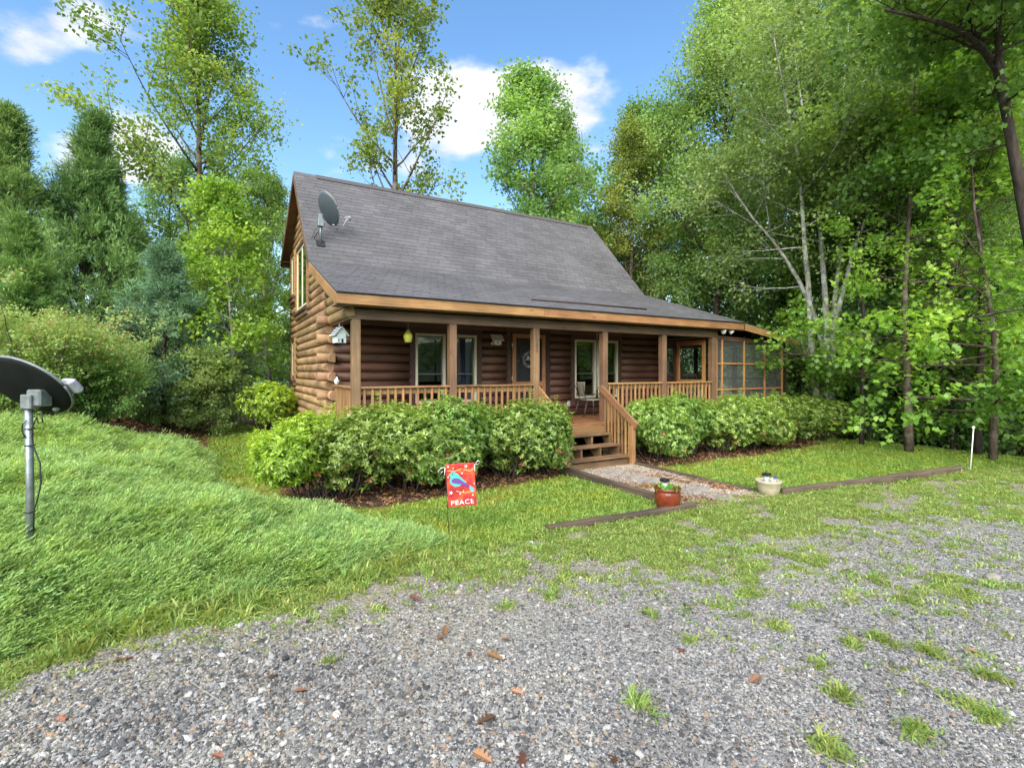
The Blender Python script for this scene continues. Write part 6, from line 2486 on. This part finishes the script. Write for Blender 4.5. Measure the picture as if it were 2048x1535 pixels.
# -- weeds and thin grass growing into the drive
WD = [tuft(20 + i, 15, .034, .03, M['weed'], .005, 1.7) for i in range(4)] + [tuft(30 + i, 14, .13, .025, M['weed'], .006, 1.0) for i in range(3)]
rg = np.random.default_rng(15)
P, d = view_pts(rg, 420000, 2.3, 16, .85, -1.1, 1.1)
x, y = P[:, 0], P[:, 1]
t = drive_edge(x) - y
pn = vnoise(x, y, 1.6, 51, 4)
pm = vnoise(x, y, 8.0, 53, 3)
reach = np.interp(x, [-8, -3, 0, 1.5, 4, 8, 14], [.25, .35, 1.0, 2.5, 3.4, 3.8, 3.8])
cover = np.clip(1.0 - t / reach, 0, 1)
den = sstep(.0, .22, cover * .78 - .45 + (pn - .5) * 1.2 + (pm - .5) * 1.2) * (cover > .01) * (t > -.35) * (.12 + .3 * cover) * np.where(x < -.3, .55, 1)
den = den + (.008 * sstep(1.5, .6, t / reach) + .075 * cover * sstep(.42, .58, pm) * np.where(x < -.3, .3, 1)) * (t > 0)
den = den * np.where(polysd(JUN, x, y) > .05, 0, 1)
# lone tufts out on the gravel
tf = np.random.default_rng(99)
TX = [on_ground(a, b)[:2] for a, b in ((1760, 1285), (1870, 1312), (1975, 1355), (1705, 1292), (1930, 1410), (1835, 1470), (1640, 1335), (1680, 1395), (1590, 1220), (1380, 1290), (1300, 1235), (1280, 1420), (1100, 1195), (1890, 1230), (1650, 1500), (1010, 1215), (655, 1330), (1980, 1440), (1560, 1260), (1800, 1200))]
lone = np.zeros(len(x))
for c_ in TX:
    a_ = tf.uniform(0, 3.1)
    dx, dy = x - c_[0], y - c_[1]
    e1, e2 = dx * math.cos(a_) + dy * math.sin(a_), -dx * math.sin(a_) + dy * math.cos(a_)
    lone = np.maximum(lone, np.exp(-(e1 / tf.uniform(.03, .075)) ** 2 - (e2 / .03) ** 2))
den = np.maximum(den, lone * .32)
path = (x > 3.65) & (x < 5.35) & (y > -3.7)
den = np.where(path, 0, den)
k = rg.random(len(P)) < den * 1.25
P, d, t, lone = P[k], d[k], t[k], lone[k]
if len(P) > 52000:
    j = rg.choice(len(P), 52000, False)
    P, d, t, lone = P[j], d[j], t[j], lone[j]
n = len(P)
idx = np.where(((rg.random(n) < .06) & (t < .5)) | ((lone > .25) & (rg.random(n) < .3)), rg.integers(4, 7, n), rg.integers(0, 4, n))
sc = np.where(idx > 3, rg.uniform(.4, .8, n), rg.uniform(.55, 1.2, n))
gn_scatter('drive_weeds', np.column_stack([P, hgt(P[:, 0], P[:, 1]) + .008]), np.column_stack([rg.normal(0, .2, n), rg.normal(0, .2, n), rg.uniform(0, 6.28, n)]), np.repeat(sc[:, None], 3, 1), idx, WD)
# taller grass along the foot of the bank
rg = np.random.default_rng(16)
bx = rg.uniform(-5, .35, 420)
by = drive_edge(bx) + rg.normal(.1, .13, 420)
k = vnoise(bx, by, 2.2, 55) > .42
bx, by = bx[k], by[k]
n = len(bx)
gn_scatter('bank_grass', np.column_stack([bx, by, hgt(bx, by)]), np.column_stack([rg.normal(0, .2, n), rg.normal(0, .2, n), rg.uniform(0, 6.28, n)]), np.repeat(rg.uniform(.6, 1.5, n)[:, None], 3, 1), rg.integers(0, 3, n), WD[4:])


# -- gravel
def stone_mat(name, stops, v=(.7, 1.25)):
    m, nt, N, L, b = newmat(name)
    oi = N.new('ShaderNodeObjectInfo')
    r = ramp(N, stops, 'CONSTANT')
    L.new(oi.outputs['Random'], r.inputs[0])
    tc = N.new('ShaderNodeTexCoord')
    nz = noise(N, L, 4, 4, tc.outputs['Object'])
    ge = N.new('ShaderNodeNewGeometry')
    big = noise(N, L, 1.1, 4, ge.outputs['Position'], .6)
    br_ = ramp(N, [(.32, (.72, .71, .7)), (.5, (1, 1, 1)), (.66, (1.16, 1.13, 1.06))])
    L.new(big.outputs['Fac'], br_.inputs[0])
    c = mixc(N, L, 1.0, r.outputs[0], br_.outputs[0], 'MULTIPLY')
    c = hsv_rand(N, L, c, *v, hj=.02, src=nz.outputs['Fac'])
    L.new(c, b.inputs['Base Color'])
    b.inputs['Roughness'].default_value = .7
    b.inputs['Specular IOR Level'].default_value = .4
    bump(N, L, nz.outputs['Fac'], .6, .1, b)
    return m


M['stone'] = stone_mat('gravel_stone', [(0, (.1, .1, .101)), (.14, (.25, .247, .24)), (.28, (.15, .149, .148)), (.42, (.38, .372, .355)), (.56, (.275, .27, .26)), (.68, (.48, .47, .45)), (.78, (.07, .071, .074)), (.86, (.4, .33, .25)), (.92, (.56, .54, .5)), (.97, (.36, .25, .17))])
M['pebble'] = stone_mat('path_pebble', [(0, (.36, .31, .25)), (.2, (.25, .2, .15)), (.35, (.5, .45, .39)), (.5, (.3, .21, .14)), (.68, (.2, .17, .14)), (.8, (.4, .32, .24)), (.93, (.24, .15, .09))])


def stone_me(seed, mat, flat=.6, ang=.16):
    V, F = ICO1
    rg = np.random.default_rng(seed)
    W_ = V * (1 + rg.normal(0, ang, (len(V), 1)))
    W_ = W_ * np.array([1, rg.uniform(.6, .9), flat * rg.uniform(.7, 1.2)])
    return mesh('gravel_piece', W_.tolist(), F, mat, False)


rg = np.random.default_rng(25)
P, d = view_pts(rg, 330000, 2.15, 9.5, 1.2, -1.1, 1.1)
x, y = P[:, 0], P[:, 1]
t = drive_edge(x) - y + (vnoise(x, y, 4, 8) - .5) * .3
k = rg.random(len(P)) < sstep(-.02, .5, t) * (.45 + .55 * sstep(.3, 1.2, t)) * (.55 + .45 * sstep(.3, .5, vnoise(x, y, 1.7, 61)))
P, d = P[k], d[k]
n = len(P)
r_ = np.exp(rg.normal(math.log(.0044), .52, n))
lat = (P - CAM[:2]) @ RT[:2] / d
r_ = np.clip(r_, .0025, .024) * np.interp(d, [2, 5, 9], [1.0, 1.1, 1.3]) * (1.12 - .32 * sstep(-.5, .5, lat + (vnoise(P[:, 0], P[:, 1], .9, 63) - .5) * 1.2))
zz = hgt(P[:, 0], P[:, 1]) + .012 + (vnoise(P[:, 0], P[:, 1], 1.2, 3, 3) - .5) * .035 * sstep(0, .6, drive_edge(P[:, 0]) - P[:, 1]) + r_ * .15
gn_scatter('drive_gravel', np.column_stack([P, zz]), np.column_stack([rg.normal(0, .35, n), rg.normal(0, .35, n), rg.uniform(0, 6.28, n)]), np.repeat(r_[:, None], 3, 1) * rg.uniform(.8, 1.25, (n, 3)), rg.integers(0, 6, n), [stone_me(i, M['stone']) for i in range(6)])
# pebbles of the path
rg = np.random.default_rng(26)
n = 9000
x, y = rg.uniform(3.63, 5.33, n), -1.0 - 3.0 * rg.random(n) ** 1.25
gn_scatter('path_pebbles', np.column_stack([x, y, hgt(x, y) + .025]), np.column_stack([rg.normal(0, .4, n), rg.normal(0, .4, n), rg.uniform(0, 6.28, n)]), np.repeat(rg.uniform(.009, .022, n)[:, None], 3, 1), rg.integers(0, 4, n), [stone_me(50 + i, M['pebble'], .6) for i in range(4)])


# -- brown litter on the path, under the hedges and under the cedars
def litter_me(seed):
    rg = np.random.default_rng(seed)
    V, F = leaves_vf(rg.normal(0, .5, (5, 3)) * np.array([1, 1, .12]), rg.normal(0, 1, (5, 3)) * np.array([1, 1, .25]), UP + rg.normal(0, .35, (5, 3)), rg.uniform(.7, 1.3, 5), rg.uniform(.25, .6), .15)
    return mesh('litter_piece', V, F, M['litter'], False, {'tone': np.repeat(rg.random(5), 4)})


rg = np.random.default_rng(27)
pts = []
x, y = rg.uniform(3.65, 5.3, 1500), rg.normal(-3.05, .5, 1500)
k = (y > -4.0) & (y < -1.2) & (vnoise(x, y, 1.6, 71) > .38)
pts.append(np.column_stack([x[k], y[k]]))
x, y = rg.uniform(-1.3, 12.5, 9000), rg.uniform(-1.9, .6, 9000)
k = np.maximum(polysd(MULCH, x, y), polysd(MULCH_R, x, y)) > -.05
k &= rg.random(9000) < .6
pts.append(np.column_stack([x[k], y[k]]))
P, d = view_pts(rg, 7000, 9, 17, 1, -1.1, -.45)
k = (polysd(JUN, P[:, 0], P[:, 1]) < -.05) & (polysd(BED, P[:, 0], P[:, 1]) > .1)
pts.append(P[k])
P, d = view_pts(rg, 900, 2.5, 9, 1.2, -1.0, 1.05)
k = drive_edge(P[:, 0]) - P[:, 1] > 0
small = P[k]
pts.append(small)
P = np.concatenate(pts)
n = len(P)
sc = rg.uniform(.025, .05, n)
sc[-len(small):] = rg.uniform(.006, .014, len(small))
gn_scatter('leaf_litter', np.column_stack([P, hgt(P[:, 0], P[:, 1]) + .035]), np.column_stack([rg.normal(0, .15, n), rg.normal(0, .15, n), rg.uniform(0, 6.28, n)]), np.repeat(sc[:, None], 3, 1), rg.integers(0, 5, n), [litter_me(i) for i in range(5)])
